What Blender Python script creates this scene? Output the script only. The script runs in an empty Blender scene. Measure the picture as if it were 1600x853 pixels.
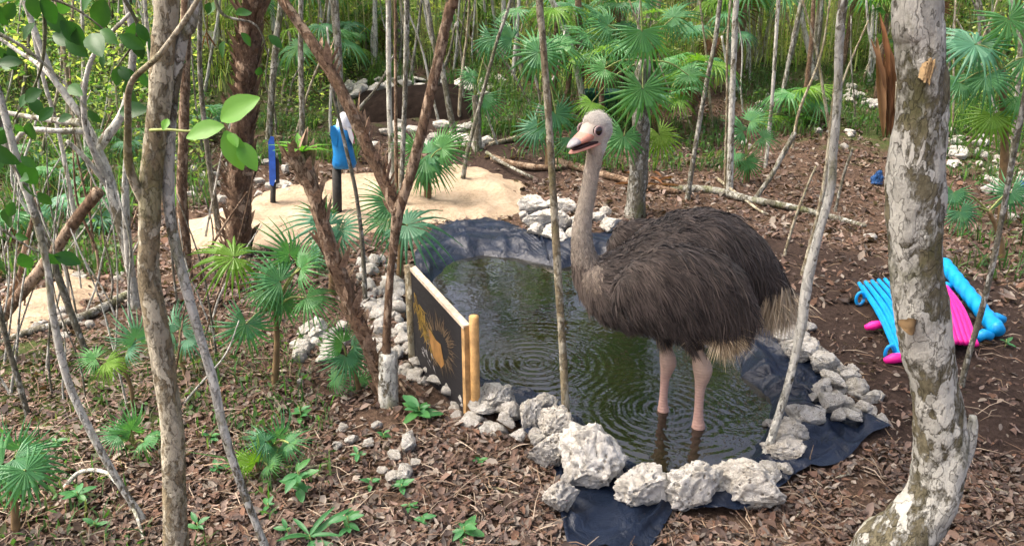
import bpy, bmesh, math, random
import numpy as np
from mathutils import Vector, Matrix, noise
R = math.radians
random.seed(7); rng = np.random.default_rng(7)
scene = bpy.context.scene
C = scene.collection

# ---------------------------------------------------------------- camera, sky, sun, exposure
CAMZ, PITCH, FPX = 2.24, R(20.0), 1200.0
cam = bpy.data.cameras.new('camera'); camo = bpy.data.objects.new('camera', cam); C.objects.link(camo)
camo.location = (0, 0, CAMZ); camo.rotation_euler = (math.pi / 2 - PITCH, 0, 0)
cam.sensor_width = 36; cam.lens = 36 * FPX / 1600; cam.clip_end = 2000; cam.clip_start = 0.05
scene.camera = camo
SUN_EL, SUN_AZ = R(62), R(-88)          # azimuth from +Y towards +X
w = bpy.data.worlds.new('World'); scene.world = w; w.use_nodes = True
nt = w.node_tree; sky = nt.nodes.new('ShaderNodeTexSky'); sky.sky_type = 'NISHITA'; sky.sun_disc = False
sky.sun_elevation = SUN_EL; sky.sun_rotation = SUN_AZ; sky.air_density = 0.55; sky.dust_density = 9.0; sky.ozone_density = 0.0
nt.links.new(sky.outputs[0], nt.nodes['Background'].inputs[0]); nt.nodes['Background'].inputs[1].default_value = 0.15
sl = bpy.data.lights.new('sun', 'SUN'); sl.energy = 1.05; sl.angle = R(34); sl.color = (1.0, 0.965, 0.90)
so = bpy.data.objects.new('sun', sl); C.objects.link(so)
sd = Vector((math.sin(SUN_AZ) * math.cos(SUN_EL), math.cos(SUN_AZ) * math.cos(SUN_EL), math.sin(SUN_EL)))
so.rotation_euler = sd.to_track_quat('Z', 'Y').to_euler(); so.location = (0, 0, 30)
vs = scene.view_settings; vs.view_transform = 'Standard'; vs.look = 'None'; vs.gamma = 1; vs.exposure = 1.88
scene.cycles.max_bounces = 6; scene.cycles.diffuse_bounces = 3; scene.cycles.glossy_bounces = 3
scene.cycles.transmission_bounces = 3; scene.cycles.use_denoising = True

# ---------------------------------------------------------------- helpers
def ray(px, py):
    u = (np.asarray(px, float) - 800) / FPX; v = -(np.asarray(py, float) - 426.5) / FPX
    c, s = math.cos(PITCH), math.sin(PITCH)
    return u, c + v * s, -s + v * c          # x, y, z for unit depth
def at(px, py, Y):
    x, y, z = ray(px, py); t = Y / y
    return Vector((float(x * t), float(Y), float(CAMZ + z * t)))
def plane(px, py, z0):
    x, y, z = ray(px, py); t = (z0 - CAMZ) / z
    return np.stack([x * t, y * t], -1)
def mpp(p):                                   # metres per reference pixel at a point
    d = p[1] * math.cos(PITCH) + (CAMZ - p[2]) * math.sin(PITCH)
    return d / FPX

WATER_Z = -0.06
POND = [(655,470),(668,440),(700,408),(745,396),(810,402),(870,416),(940,410),(1000,425),(1075,470),(1140,548),(1165,590),
        (1212,625),(1196,690),(1165,738),(1110,752),(1040,752),(965,724),(928,692),(908,658),(835,624),(748,594),(690,545)]
LINER = [(640,480),(655,425),(690,350),(760,334),(812,328),(835,372),(900,372),(965,362),(1070,420),(1165,492),(1225,535),
         (1284,590),(1300,632),(1398,668),(1250,738),(1150,800),(1050,800),(1005,870),(885,860),(872,745),(850,715),(800,672),(735,636),(660,530)]
pw = plane([p[0] for p in POND], [p[1] for p in POND], WATER_Z)
pl = plane([p[0] for p in LINER], [p[1] for p in LINER], 0.0)
PC = plane(955, 545, WATER_Z)
def polar(P):
    d = P - PC; a = np.arctan2(d[:, 1], d[:, 0]); r = np.hypot(d[:, 0], d[:, 1]); o = np.argsort(a)
    a, r = a[o], r[o]
    return np.concatenate([a - 2 * np.pi, a, a + 2 * np.pi]), np.tile(r, 3)
PA, PR = polar(pw); LA, LR = polar(pl)
def rw(a): return np.interp(a, PA, PR)
def rl(a): return np.maximum(np.interp(a, LA, LR), rw(a) * 1.06)
def prof(t): return np.interp(t, [0, .7, 1.0, 1.13, 1.35], [-.45, -.34, WATER_Z, 0.0, 0.0])
def und(x, y):
    return (.035 * np.sin(1.3 * x + .7 * y) + .02 * np.sin(2.9 * x - 1.7 * y + 1) + .014 * np.sin(5.1 * x + 4.3 * y + 2)
            + .03 * np.sin(.5 * x - .9 * y))
def gz(x, y):
    x = np.asarray(x, float); y = np.asarray(y, float)
    s = np.clip(y - 8, 0, 30); rise = .19 * s * s / (s + 3)
    rise = rise + .05 * np.clip(np.abs(x) - 6, 0, 10)
    d = np.hypot(x - PC[0], y - PC[1]); a = np.arctan2(y - PC[1], x - PC[0]); t = d / rw(a)
    k = np.clip((t - 1.1) / .6, 0, 1)
    return und(x, y) * k + rise + np.where(t < 1.35, prof(t) - .03 * np.clip((1.35 - t) / .2, 0, 1), 0)
def ground_np(px, py):
    x, y, z = ray(px, py)
    lo = np.full(np.shape(x), .5); hi = np.full(np.shape(x), 60.0)
    for _ in range(34):
        m = (lo + hi) / 2; below = CAMZ + z * m < gz(x * m, y * m)
        hi = np.where(below, m, hi); lo = np.where(below, lo, m)
    return np.stack([x * hi, y * hi, gz(x * hi, y * hi)], -1)
def G(px, py): return Vector([float(c) for c in ground_np(np.array(px, float), np.array(py, float))])

def mesh_np(name, V, F, mat, col=None, smooth=True):
    me = bpy.data.meshes.new(name); V = np.asarray(V, np.float32); F = np.asarray(F, np.int32); k = F.shape[1]
    me.vertices.add(len(V)); me.vertices.foreach_set('co', V.ravel())
    me.loops.add(F.size); me.loops.foreach_set('vertex_index', F.ravel())
    me.polygons.add(len(F)); me.polygons.foreach_set('loop_start', np.arange(0, F.size, k, dtype=np.int32))
    me.polygons.foreach_set('loop_total', np.full(len(F), k, np.int32))
    if smooth: me.polygons.foreach_set('use_smooth', np.ones(len(F), bool))
    me.update(calc_edges=True); me.validate()
    if col is not None:
        a = me.color_attributes.new('Col', 'FLOAT_COLOR', 'POINT'); c = np.ones((len(V), 4), np.float32); c[:, :3] = col
        a.data.foreach_set('color', c.ravel())
    if mat: me.materials.append(mat)
    return me
def mesh_py(name, V, F, mat, smooth=True):
    me = bpy.data.meshes.new(name); me.from_pydata([tuple(v) for v in V], [], F); me.update()
    if smooth: me.polygons.foreach_set('use_smooth', np.ones(len(F), bool))
    if mat: me.materials.append(mat)
    return me
def tag(o, label=None, cat=None, group=None, kind=None):
    if label: o['label'] = label
    if cat: o['category'] = cat
    if group: o['group'] = group
    if kind: o['kind'] = kind
    return o
def link(name, data, parent=None, loc=None):
    o = bpy.data.objects.new(name, data); C.objects.link(o)
    if parent: o.parent = parent
    if loc is not None: o.location = loc
    return o
def thing(name, loc, label, cat, group=None):
    o = link(name, None, None, loc); o.empty_display_size = .1
    return tag(o, label, cat, group)
class MB:
    def __init__(s): s.V = []; s.F = []
    def add(s, V, F):
        n = len(s.V); s.V += [Vector(v) for v in V]; s.F += [tuple(i + n for i in f) for f in F]; return s
    def box(s, c, size, M=None):
        x, y, z = [k / 2 for k in size]
        V = [Vector((a * x, b * y, d * z)) for a in (-1, 1) for b in (-1, 1) for d in (-1, 1)]
        if M is not None: V = [M @ v for v in V]
        return s.add([v + Vector(c) for v in V], [(0,1,3,2),(4,6,7,5),(0,4,5,1),(2,3,7,6),(0,2,6,4),(1,5,7,3)])
    def build(s, name, mat, parent=None, loc=None, smooth=False): return link(name, mesh_py(name, s.V, s.F, mat, smooth), parent, loc)
def catmull(P, n):
    P = [np.asarray(p, float) for p in P]
    if len(P) == 2: P = [P[0], (P[0] + P[1]) / 2, P[1]]
    Q = [2 * P[0] - P[1]] + P + [2 * P[-1] - P[-2]]; out = []
    for i in range(1, len(Q) - 2):
        for k in range(n):
            t = k / n
            out.append(.5 * (2 * Q[i] + (Q[i+1] - Q[i-1]) * t + (2*Q[i-1] - 5*Q[i] + 4*Q[i+1] - Q[i+2]) * t*t + (3*Q[i] - Q[i-1] - 3*Q[i+1] + Q[i+2]) * t**3))
    out.append(P[-1]); return np.array(out)
def tube(P, rad, segs=10, amp=0.0, freq=6.0, seed=0, cap=True):
    """P: n x 3, rad: n.  Bark relief of relative size amp."""
    P = np.asarray(P, float); n = len(P); V = []; F = []
    T = np.gradient(P, axis=0); T /= np.linalg.norm(T, axis=1)[:, None] + 1e-9
    a = np.cross(T[0], [0.3, 1, 0.1]); a /= np.linalg.norm(a)
    for i in range(n):
        a = a - T[i] * a.dot(T[i]); a /= np.linalg.norm(a); b = np.cross(T[i], a)
        for k in range(segs):
            th = 2 * math.pi * k / segs; d = a * math.cos(th) + b * math.sin(th); r = rad[i]
            if amp:
                q = P[i] + d * r
                r *= 1 + amp * (noise.noise(Vector((q[0]*freq*2.2 + seed, q[1]*freq*2.2, q[2]*freq*.6))) + .6 * noise.noise(Vector((q[0]*freq*6, q[1]*freq*6 + seed, q[2]*freq*2)))
                              + .35 * noise.noise(Vector((q[0]*freq*14, q[1]*freq*14 + seed, q[2]*freq*6))))
            V.append(P[i] + d * r)
    for i in range(n - 1):
        for k in range(segs):
            k2 = (k + 1) % segs; F.append((i*segs+k, i*segs+k2, (i+1)*segs+k2, (i+1)*segs+k))
    if cap:
        V.append(P[0] - T[0] * rad[0] * .3); V.append(P[-1] + T[-1] * rad[-1] * .3); m = n * segs
        for k in range(segs):
            k2 = (k + 1) % segs; F.append((m, k2, k)); F.append((m + 1, (n-1)*segs + k, (n-1)*segs + k2))
    return V, F

# ---------------------------------------------------------------- materials
class NT:
    def __init__(s, name):
        s.m = bpy.data.materials.new(name); s.m.use_nodes = True; s.t = s.m.node_tree; s.p = s.t.nodes['Principled BSDF']
        s.out = s.t.nodes['Material Output']; s.tc = None
    def n(s, typ, **kw):
        x = s.t.nodes.new('ShaderNode' + typ)
        for k, v in kw.items(): setattr(x, k, v)
        return x
    def l(s, a, b): s.t.links.new(a, b)
    def coord(s, kind='Object', scale=(1,1,1)):
        if not s.tc: s.tc = s.n('TexCoord')
        mp = s.n('Mapping'); mp.inputs['Scale'].default_value = scale; s.l(s.tc.outputs[kind], mp.inputs[0]); return mp.outputs[0]
    def noise(s, vec, scale, detail=6, rough=.6, dist=0):
        x = s.n('TexNoise'); x.inputs['Scale'].default_value = scale; x.inputs['Detail'].default_value = detail
        x.inputs['Roughness'].default_value = rough; x.inputs['Distortion'].default_value = dist; s.l(vec, x.inputs['Vector']); return x.outputs[0]
    def voro(s, vec, scale, feature='F1', out=0):
        x = s.n('TexVoronoi', feature=feature); x.inputs['Scale'].default_value = scale; s.l(vec, x.inputs['Vector']); return x.outputs[out]
    def ramp(s, f, stops, interp='LINEAR'):
        x = s.n('ValToRGB'); cr = x.color_ramp; cr.interpolation = interp
        while len(cr.elements) < len(stops): cr.elements.new(.5)
        for e, (p, c) in zip(cr.elements, stops): e.position = p; e.color = (*c, 1) if len(c) == 3 else c
        s.l(f, x.inputs[0]); return x.outputs[0]
    def mix(s, f, a, b, mode='MIX'):
        x = s.n('Mix', data_type='RGBA', blend_type=mode)
        for sock, v in ((x.inputs[0], f), (x.inputs[6], a), (x.inputs[7], b)):
            if hasattr(v, 'is_output'): s.l(v, sock)
            elif isinstance(v, (tuple, list)): sock.default_value = (*v, 1)
            else: sock.default_value = v
        return x.outputs[2]
    def math(s, op, a, b=None, c=None):
        x = s.n('Math', operation=op)
        for i, v in enumerate((a, b, c)):
            if v is None: continue
            if hasattr(v, 'is_output'): s.l(v, x.inputs[i])
            else: x.inputs[i].default_value = v
        return x.outputs[0]
    def bump(s, h, strength=.5, dist=.02, normal=None):
        x = s.n('Bump'); x.inputs['Strength'].default_value = strength; x.inputs['Distance'].default_value = dist; s.l(h, x.inputs['Height'])
        if normal: s.l(normal, x.inputs['Normal'])
        return x.outputs[0]
    def set(s, col=None, rough=None, nrm=None, spec=None):
        for key, v in (('Base Color', col), ('Roughness', rough), ('Normal', nrm), ('Specular IOR Level', spec)):
            if v is None: continue
            if hasattr(v, 'is_output'): s.l(v, s.p.inputs[key])
            elif isinstance(v, (tuple, list)): s.p.inputs[key].default_value = (*v, 1)
            else: s.p.inputs[key].default_value = v
        return s.m
def bw(a): return (a, a, a)
M = {}
def bark(key, pale, mid, dark, patch=7.0, thr=.5, zs=.35, moss=None, plate=16.0):
    n = NT(key + '_bark'); v = n.coord('Object', (1, 1, zs)); v2 = n.coord('Object', (1, 1, .55))
    a = n.noise(v, patch * .55, 5, .65, .8); b = n.noise(v2, 40, 6, .72)
    wob = n.n('VectorMath', operation='MULTIPLY_ADD'); nz = n.n('TexNoise'); nz.inputs['Scale'].default_value = plate * .8; nz.inputs['Detail'].default_value = 4; n.l(v2, nz.inputs['Vector'])
    n.l(nz.outputs[1], wob.inputs[0]); wob.inputs[1].default_value = (.16, .16, .22); n.l(n.coord('Object', (1, 1, .42)), wob.inputs[2])
    cell = n.voro(wob.outputs[0], plate, 'F1', 1); sp = n.n('SeparateColor'); n.l(cell, sp.inputs[0]); edge = n.voro(wob.outputs[0], plate, 'DISTANCE_TO_EDGE', 0)
    base = n.mix(n.ramp(b, [(.35, bw(0)), (.65, bw(1))]), dark, mid)
    f = n.math('ADD', a, n.math('MULTIPLY', n.math('SUBTRACT', sp.outputs[0], .5), .20)); f = n.math('ADD', f, n.math('MULTIPLY', n.math('SUBTRACT', b, .5), .45))
    m1 = n.ramp(f, [(thr - .03, bw(0)), (thr + .04, bw(1))])
    pal = n.mix(n.ramp(n.math('ADD', n.math('MULTIPLY', b, .6), n.math('MULTIPLY', sp.outputs[1], .4)), [(.3, bw(0)), (.7, bw(1))]), tuple(k * .6 for k in pale), pale)
    col = n.mix(m1, base, pal)
    if moss:
        d = n.noise(n.coord('Object', (1, 1, .5)), 3.2, 6, .7); col = n.mix(n.ramp(d, [(.53, bw(0)), (.60, bw(.7))]), col, moss)
    ed = n.ramp(n.math('ADD', edge, n.math('MULTIPLY', n.math('SUBTRACT', b, .5), .12)), [(.0, bw(.5)), (.035, bw(0))])
    col = n.mix(ed, col, tuple(k * .5 for k in dark))
    h = n.math('ADD', n.math('MULTIPLY', m1, .35), n.math('ADD', n.math('MULTIPLY', b, .7), n.math('MULTIPLY', n.math('ADD', sp.outputs[2], n.math('MULTIPLY', ed, -1.0)), .35)))
    M[key] = n.set(col, .92, n.bump(h, 1.0, .022), .2); return M[key]
bark('bark_white', (.66,.65,.57), (.30,.27,.19), (.10,.085,.055), 9, .38, .4, (.17,.165,.075), 22)
bark('bark_thick', (.55,.54,.47), (.23,.205,.13), (.085,.075,.045), 8, .45, .45, (.085,.085,.034), 17)
bark('bark_tan', (.54,.49,.36), (.36,.30,.19), (.17,.135,.08), 13, .47, .5, (.20,.185,.08), 24)
bark('bark_brown', (.46,.34,.235), (.27,.175,.11), (.09,.056,.034), 10, .52, .22, None, 24)
bark('bark_grey', (.46,.45,.39), (.23,.215,.16), (.085,.075,.052), 9, .50, .3, (.14,.15,.06), 24)
bark('bark_palm', (.44,.32,.22), (.26,.17,.11), (.10,.064,.042), 9, .56, 1.5, None, 24)

def foliage(key, cols, transl=.35, rough=.45, vcol=False, scale=1.0):
    n = NT(key)
    if vcol:
        at_ = n.n('VertexColor', layer_name='Col'); col = at_.outputs[0]
    else:
        oi = n.n('ObjectInfo'); g = n.noise(n.coord('Object'), 5 * scale, 2)
        f = n.math('ADD', n.math('MULTIPLY', oi.outputs['Random'], .8), n.math('MULTIPLY', n.math('SUBTRACT', g, .4), .5))
        col = n.ramp(f, [(i / (len(cols) - 1), c) for i, c in enumerate(cols)])
    n.set(col, rough, None, .35)
    tr = n.n('BsdfTranslucent'); mx = n.n('MixShader'); mx.inputs[0].default_value = transl
    n.l(n.mix(1.0, col, (1.5, 1.6, .7), 'MULTIPLY'), tr.inputs[0]); n.l(n.p.outputs[0], mx.inputs[1]); n.l(tr.outputs[0], mx.inputs[2]); n.l(mx.outputs[0], n.out.inputs[0])
    M[key] = n.m; return n.m
foliage('palm_green', [(.065,.20,.08), (.085,.24,.065), (.055,.18,.085), (.11,.26,.06)])
foliage('palm_yellow', [(.15,.27,.03), (.12,.26,.03), (.17,.27,.04)], .45)
foliage('palm_blue', [(.09,.24,.135), (.075,.21,.12), (.08,.22,.10)])
foliage('leaf_dark', [(.02,.075,.015), (.03,.11,.02), (.05,.15,.025)], .3)
foliage('leaf_bright', [(.13,.33,.045), (.16,.36,.06)], .4)
foliage('leaf_mid', [(.04,.15,.045), (.05,.18,.06), (.07,.2,.04)], .3)
foliage('leaf_dry', [(.22,.10,.045), (.15,.07,.032), (.27,.16,.085)], .2, .8)
foliage('foliage_vcol', None, .5, .6, True)
foliage('litter', None, .1, .85, True)
def plain(key, col, rough=.6, var=.15, scale=20, bump=.2, spec=.4):
    n = NT(key); g = n.noise(n.coord('Object'), scale, 5)
    c = n.mix(n.ramp(g, [(.35, bw(0)), (.65, bw(1))]), tuple(k * (1 - var) for k in col), tuple(min(1, k * (1 + var)) for k in col))
    M[key] = n.set(c, rough, n.bump(g, bump, .01), spec); return M[key]
plain('petiole', (.20,.24,.07), .6, .3); plain('stem_brown', (.17,.11,.05), .8, .3)
plain('blue_plastic', (.0,.27,.62), .45, .12, 12, .05); plain('pink_plastic', (.80,.015,.27), .45, .1, 12, .05)
plain('bird_blue', (.008,.19,.48), .5, .15, 14, .05); plain('royal_blue', (.02,.09,.42), .5, .2, 10, .05)
plain('white_paint', (.72,.72,.74), .5, .08, 14, .05); plain('pink_paint', (.62,.10,.22), .5, .1)
plain('black_paint', (.02,.02,.02), .6, .3); plain('black_post', (.03,.028,.025), .8, .3, 30, .4)
plain('wood_post', (.46,.27,.10), .7, .4, 12, .3); plain('wood_pale', (.60,.49,.36), .7, .25, 40, .25)
plain('wood_side', (.42,.25,.10), .75, .35, 14, .3); plain('teal_plastic', (.02,.11,.08), .4, .1); plain('navy_bag', (.015,.07,.20), .5, .5, 30, .6)
plain('red_petal', (.55,.05,.02), .6, .1); plain('dirt_bank', (.014,.010,.008), .95, .4, 8, 1.0, .03)
plain('fresh_wood', (.46,.32,.16), .9, .3, 30, .8)

# limestone
n = NT('limestone'); v = n.coord('Object'); oi = n.n('ObjectInfo')
g1 = n.noise(v, 2.2, 6, .65, .4); g2 = n.noise(v, 9, 6, .7); vo = n.voro(v, 5.5, 'F1')
col = n.ramp(g1, [(.28, (.36,.335,.28)), (.42, (.60,.57,.50)), (.55, (.74,.72,.66)), (.8, (.80,.78,.73))])
col = n.mix(n.ramp(g2, [(.34, bw(.75)), (.44, bw(0))]), col, (.22,.195,.15))
col = n.mix(n.ramp(vo, [(.10, bw(.85)), (.24, bw(0))]), col, (.20,.175,.135))  # pits coloured dark, so the shade in the hollows is painted in
col = n.mix(n.math('MULTIPLY', oi.outputs['Random'], .25), col, (.46,.39,.29))
h = n.math('ADD', n.math('MULTIPLY', g2, 1.0), n.math('MULTIPLY', n.ramp(vo, [(.0, bw(0)), (.3, bw(1))]), .6))
M['rock'] = n.set(col, .95, n.bump(h, 1.0, .035), .15)

# ground: brown earth under the litter, bare dark soil and greener earth by vertex attribute
n = NT('ground'); v = n.coord('Object'); at_ = n.n('VertexColor', layer_name='Col'); sep = n.n('SeparateColor'); n.l(at_.outputs[0], sep.inputs[0])
g1 = n.noise(v, 3, 8, .65); g2 = n.noise(v, 28, 8, .75); g3 = n.noise(v, 90, 4, .7)
lit = n.ramp(g2, [(.3, (.035,.024,.018)), (.48, (.095,.062,.043)), (.62, (.15,.10,.07)), (.75, (.20,.15,.11))])
soil = n.ramp(g2, [(.3, (.026,.018,.014)), (.55, (.062,.042,.033)), (.75, (.095,.068,.053))])
gre = n.ramp(g2, [(.3, (.03,.035,.015)), (.6, (.075,.10,.03)), (.8, (.11,.14,.05))])
fs = n.ramp(n.math('ADD', sep.outputs[0], n.math('MULTIPLY', n.math('SUBTRACT', g1, .5), 1.2)), [(.4, bw(0)), (.6, bw(1))])
fg = n.ramp(n.math('ADD', sep.outputs[1], n.math('MULTIPLY', n.math('SUBTRACT', g1, .5), 1.2)), [(.4, bw(0)), (.6, bw(1))])
col = n.mix(fg, n.mix(fs, lit, soil), gre)
M['ground'] = n.set(col, .95, n.bump(n.math('ADD', g2, n.math('MULTIPLY', g3, .5)), .9, .04), .1)
n = NT('sand'); v = n.coord('Object'); g = n.noise(v, 26, 6, .7); g0 = n.noise(v, 2.5, 4, .6); gg = n.math('ADD', n.math('MULTIPLY', g, .6), n.math('MULTIPLY', g0, .4))
M['sand'] = n.set(n.ramp(gg, [(.35, (.22,.165,.11)), (.5, (.37,.285,.195)), (.65, (.45,.36,.265))]), .95, n.bump(g, .8, .03), .1)

# pond liner: dark blue-black plastic sheet with dust
n = NT('pond_liner'); v = n.coord('Object'); g = n.noise(v, 5, 5, .6, 1.0); d = n.noise(v, 14, 7, .75); sp = n.voro(v, 55, 'F1')
col = n.mix(n.ramp(g, [(.35, bw(0)), (.7, bw(1))]), (.005,.009,.019), (.009,.016,.034))
col = n.mix(n.ramp(d, [(.64, bw(0)), (.82, bw(.3))]), col, (.09,.085,.08))
col = n.mix(n.ramp(sp, [(.0, bw(.6)), (.06, bw(0))]), col, (.28,.26,.23))
M['liner'] = n.set(col, n.ramp(d, [(.4, bw(.30)), (.75, bw(.45))]), n.bump(n.math('ADD', g, n.math('MULTIPLY', d, .12)), .6, .05), .3)

# murky water with rings round the splash and both legs
RINGS = [(835,567,.066,15.0,1.0,.80), (1037,641,.062,12.0,.75,.72), (1091,667,.055,12.0,.5,.5)]
n = NT('water'); geo = n.n('NewGeometry'); pos = geo.outputs['Position']; tot = None
for (px, py, lam, dec, amp, rmax) in RINGS:
    c = plane(px, py, WATER_Z); cv = n.n('CombineXYZ'); cv.inputs[0].default_value = c[0]; cv.inputs[1].default_value = c[1]; cv.inputs[2].default_value = WATER_Z
    di = n.n('VectorMath', operation='DISTANCE'); n.l(pos, di.inputs[0]); n.l(cv.outputs[0], di.inputs[1]); r = di.outputs['Value']
    wob = n.math('ADD', r, n.math('MULTIPLY', n.noise(pos, 6, 2), .025))
    s = n.math('SINE', n.math('MULTIPLY', wob, 2 * math.pi / lam))
    e = n.math('MULTIPLY', n.ramp(n.math('DIVIDE', r, rmax), [(0, bw(.5)), (.08, bw(1)), (.45, bw(.55)), (1, bw(0))]), amp)
    s = n.math('MULTIPLY', s, e); tot = s if tot is None else n.math('ADD', tot, s)
nz = n.noise(pos, 5, 3, .55, .5); nz2 = n.noise(pos, 16, 2, .5, .4)
hh = n.math('ADD', n.math('MULTIPLY', n.math('MULTIPLY', tot, n.ramp(n.noise(pos, 3.5, 3, .6), [(.3, bw(.25)), (.65, bw(1))])), .0015), n.math('ADD', n.math('MULTIPLY', nz, .005), n.math('MULTIPLY', nz2, .0012)))
b = n.n('Bump'); b.inputs['Strength'].default_value = 1; b.inputs['Distance'].default_value = 1; n.l(hh, b.inputs['Height'])
mk = n.noise(pos, 1.6, 3, .5)
M['water'] = n.set(n.ramp(mk, [(.35, (.005,.0049,.0018)), (.65, (.013,.0118,.0038))]), .012, b.outputs[0], .65); n.p.inputs['IOR'].default_value = 1.6

# ostrich
n = NT('feather'); at_ = n.n('VertexColor', layer_name='Col'); M['feather'] = n.set(at_.outputs[0], .75, None, .25)
n.p.inputs['Sheen Weight'].default_value = .15
n = NT('ostrich_skin'); at_ = n.n('VertexColor', layer_name='Col'); v = n.coord('Object'); g = n.noise(v, 60, 4)
wv = n.n('TexWave', bands_direction='Z'); wv.inputs['Scale'].default_value = 17; wv.inputs['Distortion'].default_value = 1.5; wv.inputs['Detail'].default_value = 1; n.l(v, wv.inputs[0])
sx = n.n('SeparateXYZ'); n.l(v, sx.inputs[0]); lm = n.ramp(sx.outputs[2], [(.36, bw(1)), (.46, bw(0))])
col = n.mix(n.math('MULTIPLY', lm, n.ramp(wv.outputs[1], [(.0, bw(.22)), (.3, bw(0))])), at_.outputs[0], (.26,.14,.11))
M['skin'] = n.set(n.mix(n.math('MULTIPLY', lm, .25), col, n.ramp(g, [(.3, (.25,.14,.11)), (.7, (.62,.42,.36))])), .6, n.bump(n.math('ADD', g, n.math('MULTIPLY', lm, n.math('MULTIPLY', wv.outputs[1], .5))), .4, .005), .35)
plain('beak_pink', (.66,.30,.22), .45, .12, 30, .1); plain('beak_grey', (.40,.37,.37), .4, .15, 30, .1)
plain('mouth_dark', (.035,.012,.012), .6, .1); plain('eyelid', (.42,.30,.28), .6, .2)
n = NT('eye'); M['eye'] = n.set((.02,.009,.005), .05, None, .6)

n = NT('painted_board'); v = n.coord('Object'); g = n.noise(n.coord('Object', (3, 1, 9)), 6, 5, .7)
M['board'] = n.set(n.ramp(g, [(.3, (.012,.011,.012)), (.6, (.022,.021,.022)), (.8, (.045,.042,.04))]), .7, None, .25)
plain('paint_ochre', (.22,.14,.025), .7, .35, 30); plain('paint_tan', (.13,.09,.052), .7, .4, 30); plain('paint_grey', (.26,.25,.25), .7, .4, 30); plain('paint_amber', (.30,.155,.045), .7, .2, 20)

# ---------------------------------------------------------------- setting: ground, sand, liner, water
def axis(parts):
    out = []
    for a, b, s in parts: out += list(np.arange(a, b, s))
    return np.array(out + [parts[-1][1]])
gx = axis([(-400, -60, 40), (-60, -16, 4), (-16, -6, .4), (-6, -2, .12), (-2, 2.6, .05), (2.6, 6, .12), (6, 16, .4), (16, 60, 4), (60, 400, 40)])
gy = axis([(-60, -8, 6), (-8, 0, .6), (0, 2.2, .15), (2.2, 8, .055), (8, 13, .12), (13, 24, .35), (24, 60, 3), (60, 500, 40)])
X, Y = np.meshgrid(gx, gy); Z = gz(X, Y)
near = (Y < 22) & (np.abs(X) < 16) & (Y > -4)
dv = np.array([noise.noise(Vector((x * 3, y * 3, 0))) * .02 + noise.noise(Vector((x * 9, y * 9, 3))) * .008 if m else 0 for x, y, m in zip(X.ravel(), Y.ravel(), near.ravel())]).reshape(X.shape)
tp = np.hypot(X - PC[0], Y - PC[1]) / rw(np.arctan2(Y - PC[1], X - PC[0]))
Z = Z + dv * np.clip((tp - 1.0) / .5, 0, 1)
def blob(X, Y, pts):
    f = np.zeros(X.shape)
    for px, py, r in pts:
        c = G(px, py); f = np.maximum(f, np.clip(1.35 - np.hypot(X - c.x, Y - c.y) / r * .75, 0, 1))
    return f
SOIL = [(1330,470,.7),(1350,560,.6),(1540,590,.7),(1300,420,.5),(1560,480,.6),(800,240,.9),(650,165,1.6),(1250,400,.4),(1400,640,.4),(1440,580,.6),(1500,640,.4),(1280,470,.3)]
GREEN = [(900,25,3.4),(500,25,3.4),(1300,25,3.4),(700,15,3.4),(1100,15,3.4),(200,40,4),(1500,30,4),(100,200,2.0),(60,330,1.2),(1560,230,1.2),(1540,120,4),(250,120,4),(150,620,.6),(40,600,.6)]
nr, ncl = X.shape
colr = np.zeros((nr * ncl, 3)); colr[:, 0] = blob(X, Y, SOIL).ravel(); colr[:, 1] = blob(X, Y, GREEN).ravel()
ii = np.arange(nr * ncl).reshape(nr, ncl)
F = np.stack([ii[:-1, :-1], ii[:-1, 1:], ii[1:, 1:], ii[1:, :-1]], -1).reshape(-1, 4)
tag(link('ground', mesh_np('ground', np.stack([X, Y, Z], -1).reshape(-1, 3), F, M['ground'], colr)), 'brown forest floor of earth and litter', None, None, 'structure')

def inpoly(P, poly):
    x, y = P[..., 0], P[..., 1]; ins = np.zeros(x.shape, bool); n_ = len(poly)
    for i in range(n_):
        (x1, y1), (x2, y2) = poly[i], poly[(i + 1) % n_]
        c = ((y1 > y) != (y2 > y)) & (x < (x2 - x1) * (y - y1) / (y2 - y1 + 1e-12) + x1); ins ^= c
    return ins
def edgedist(P, poly):
    d = np.full(P.shape[:-1], 1e9); n_ = len(poly)
    for i in range(n_):
        a = np.array(poly[i]); b_ = np.array(poly[(i + 1) % n_]); ab = b_ - a
        t = np.clip(((P - a) @ ab) / (ab @ ab + 1e-12), 0, 1)[..., None]; d = np.minimum(d, np.linalg.norm(P - (a + t * ab), axis=-1))
    return d
SANDS = [[(290,350),(340,335),(420,300),(560,272),(640,262),(740,262),(805,288),(822,303),(815,332),(700,348),(645,345),(560,372),(420,392),(300,392)],
         [(-60,500),(20,470),(70,455),(110,425),(150,440),(155,465),(120,480),(60,505),(0,530),(-60,540)]]
SANDP = []
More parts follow.
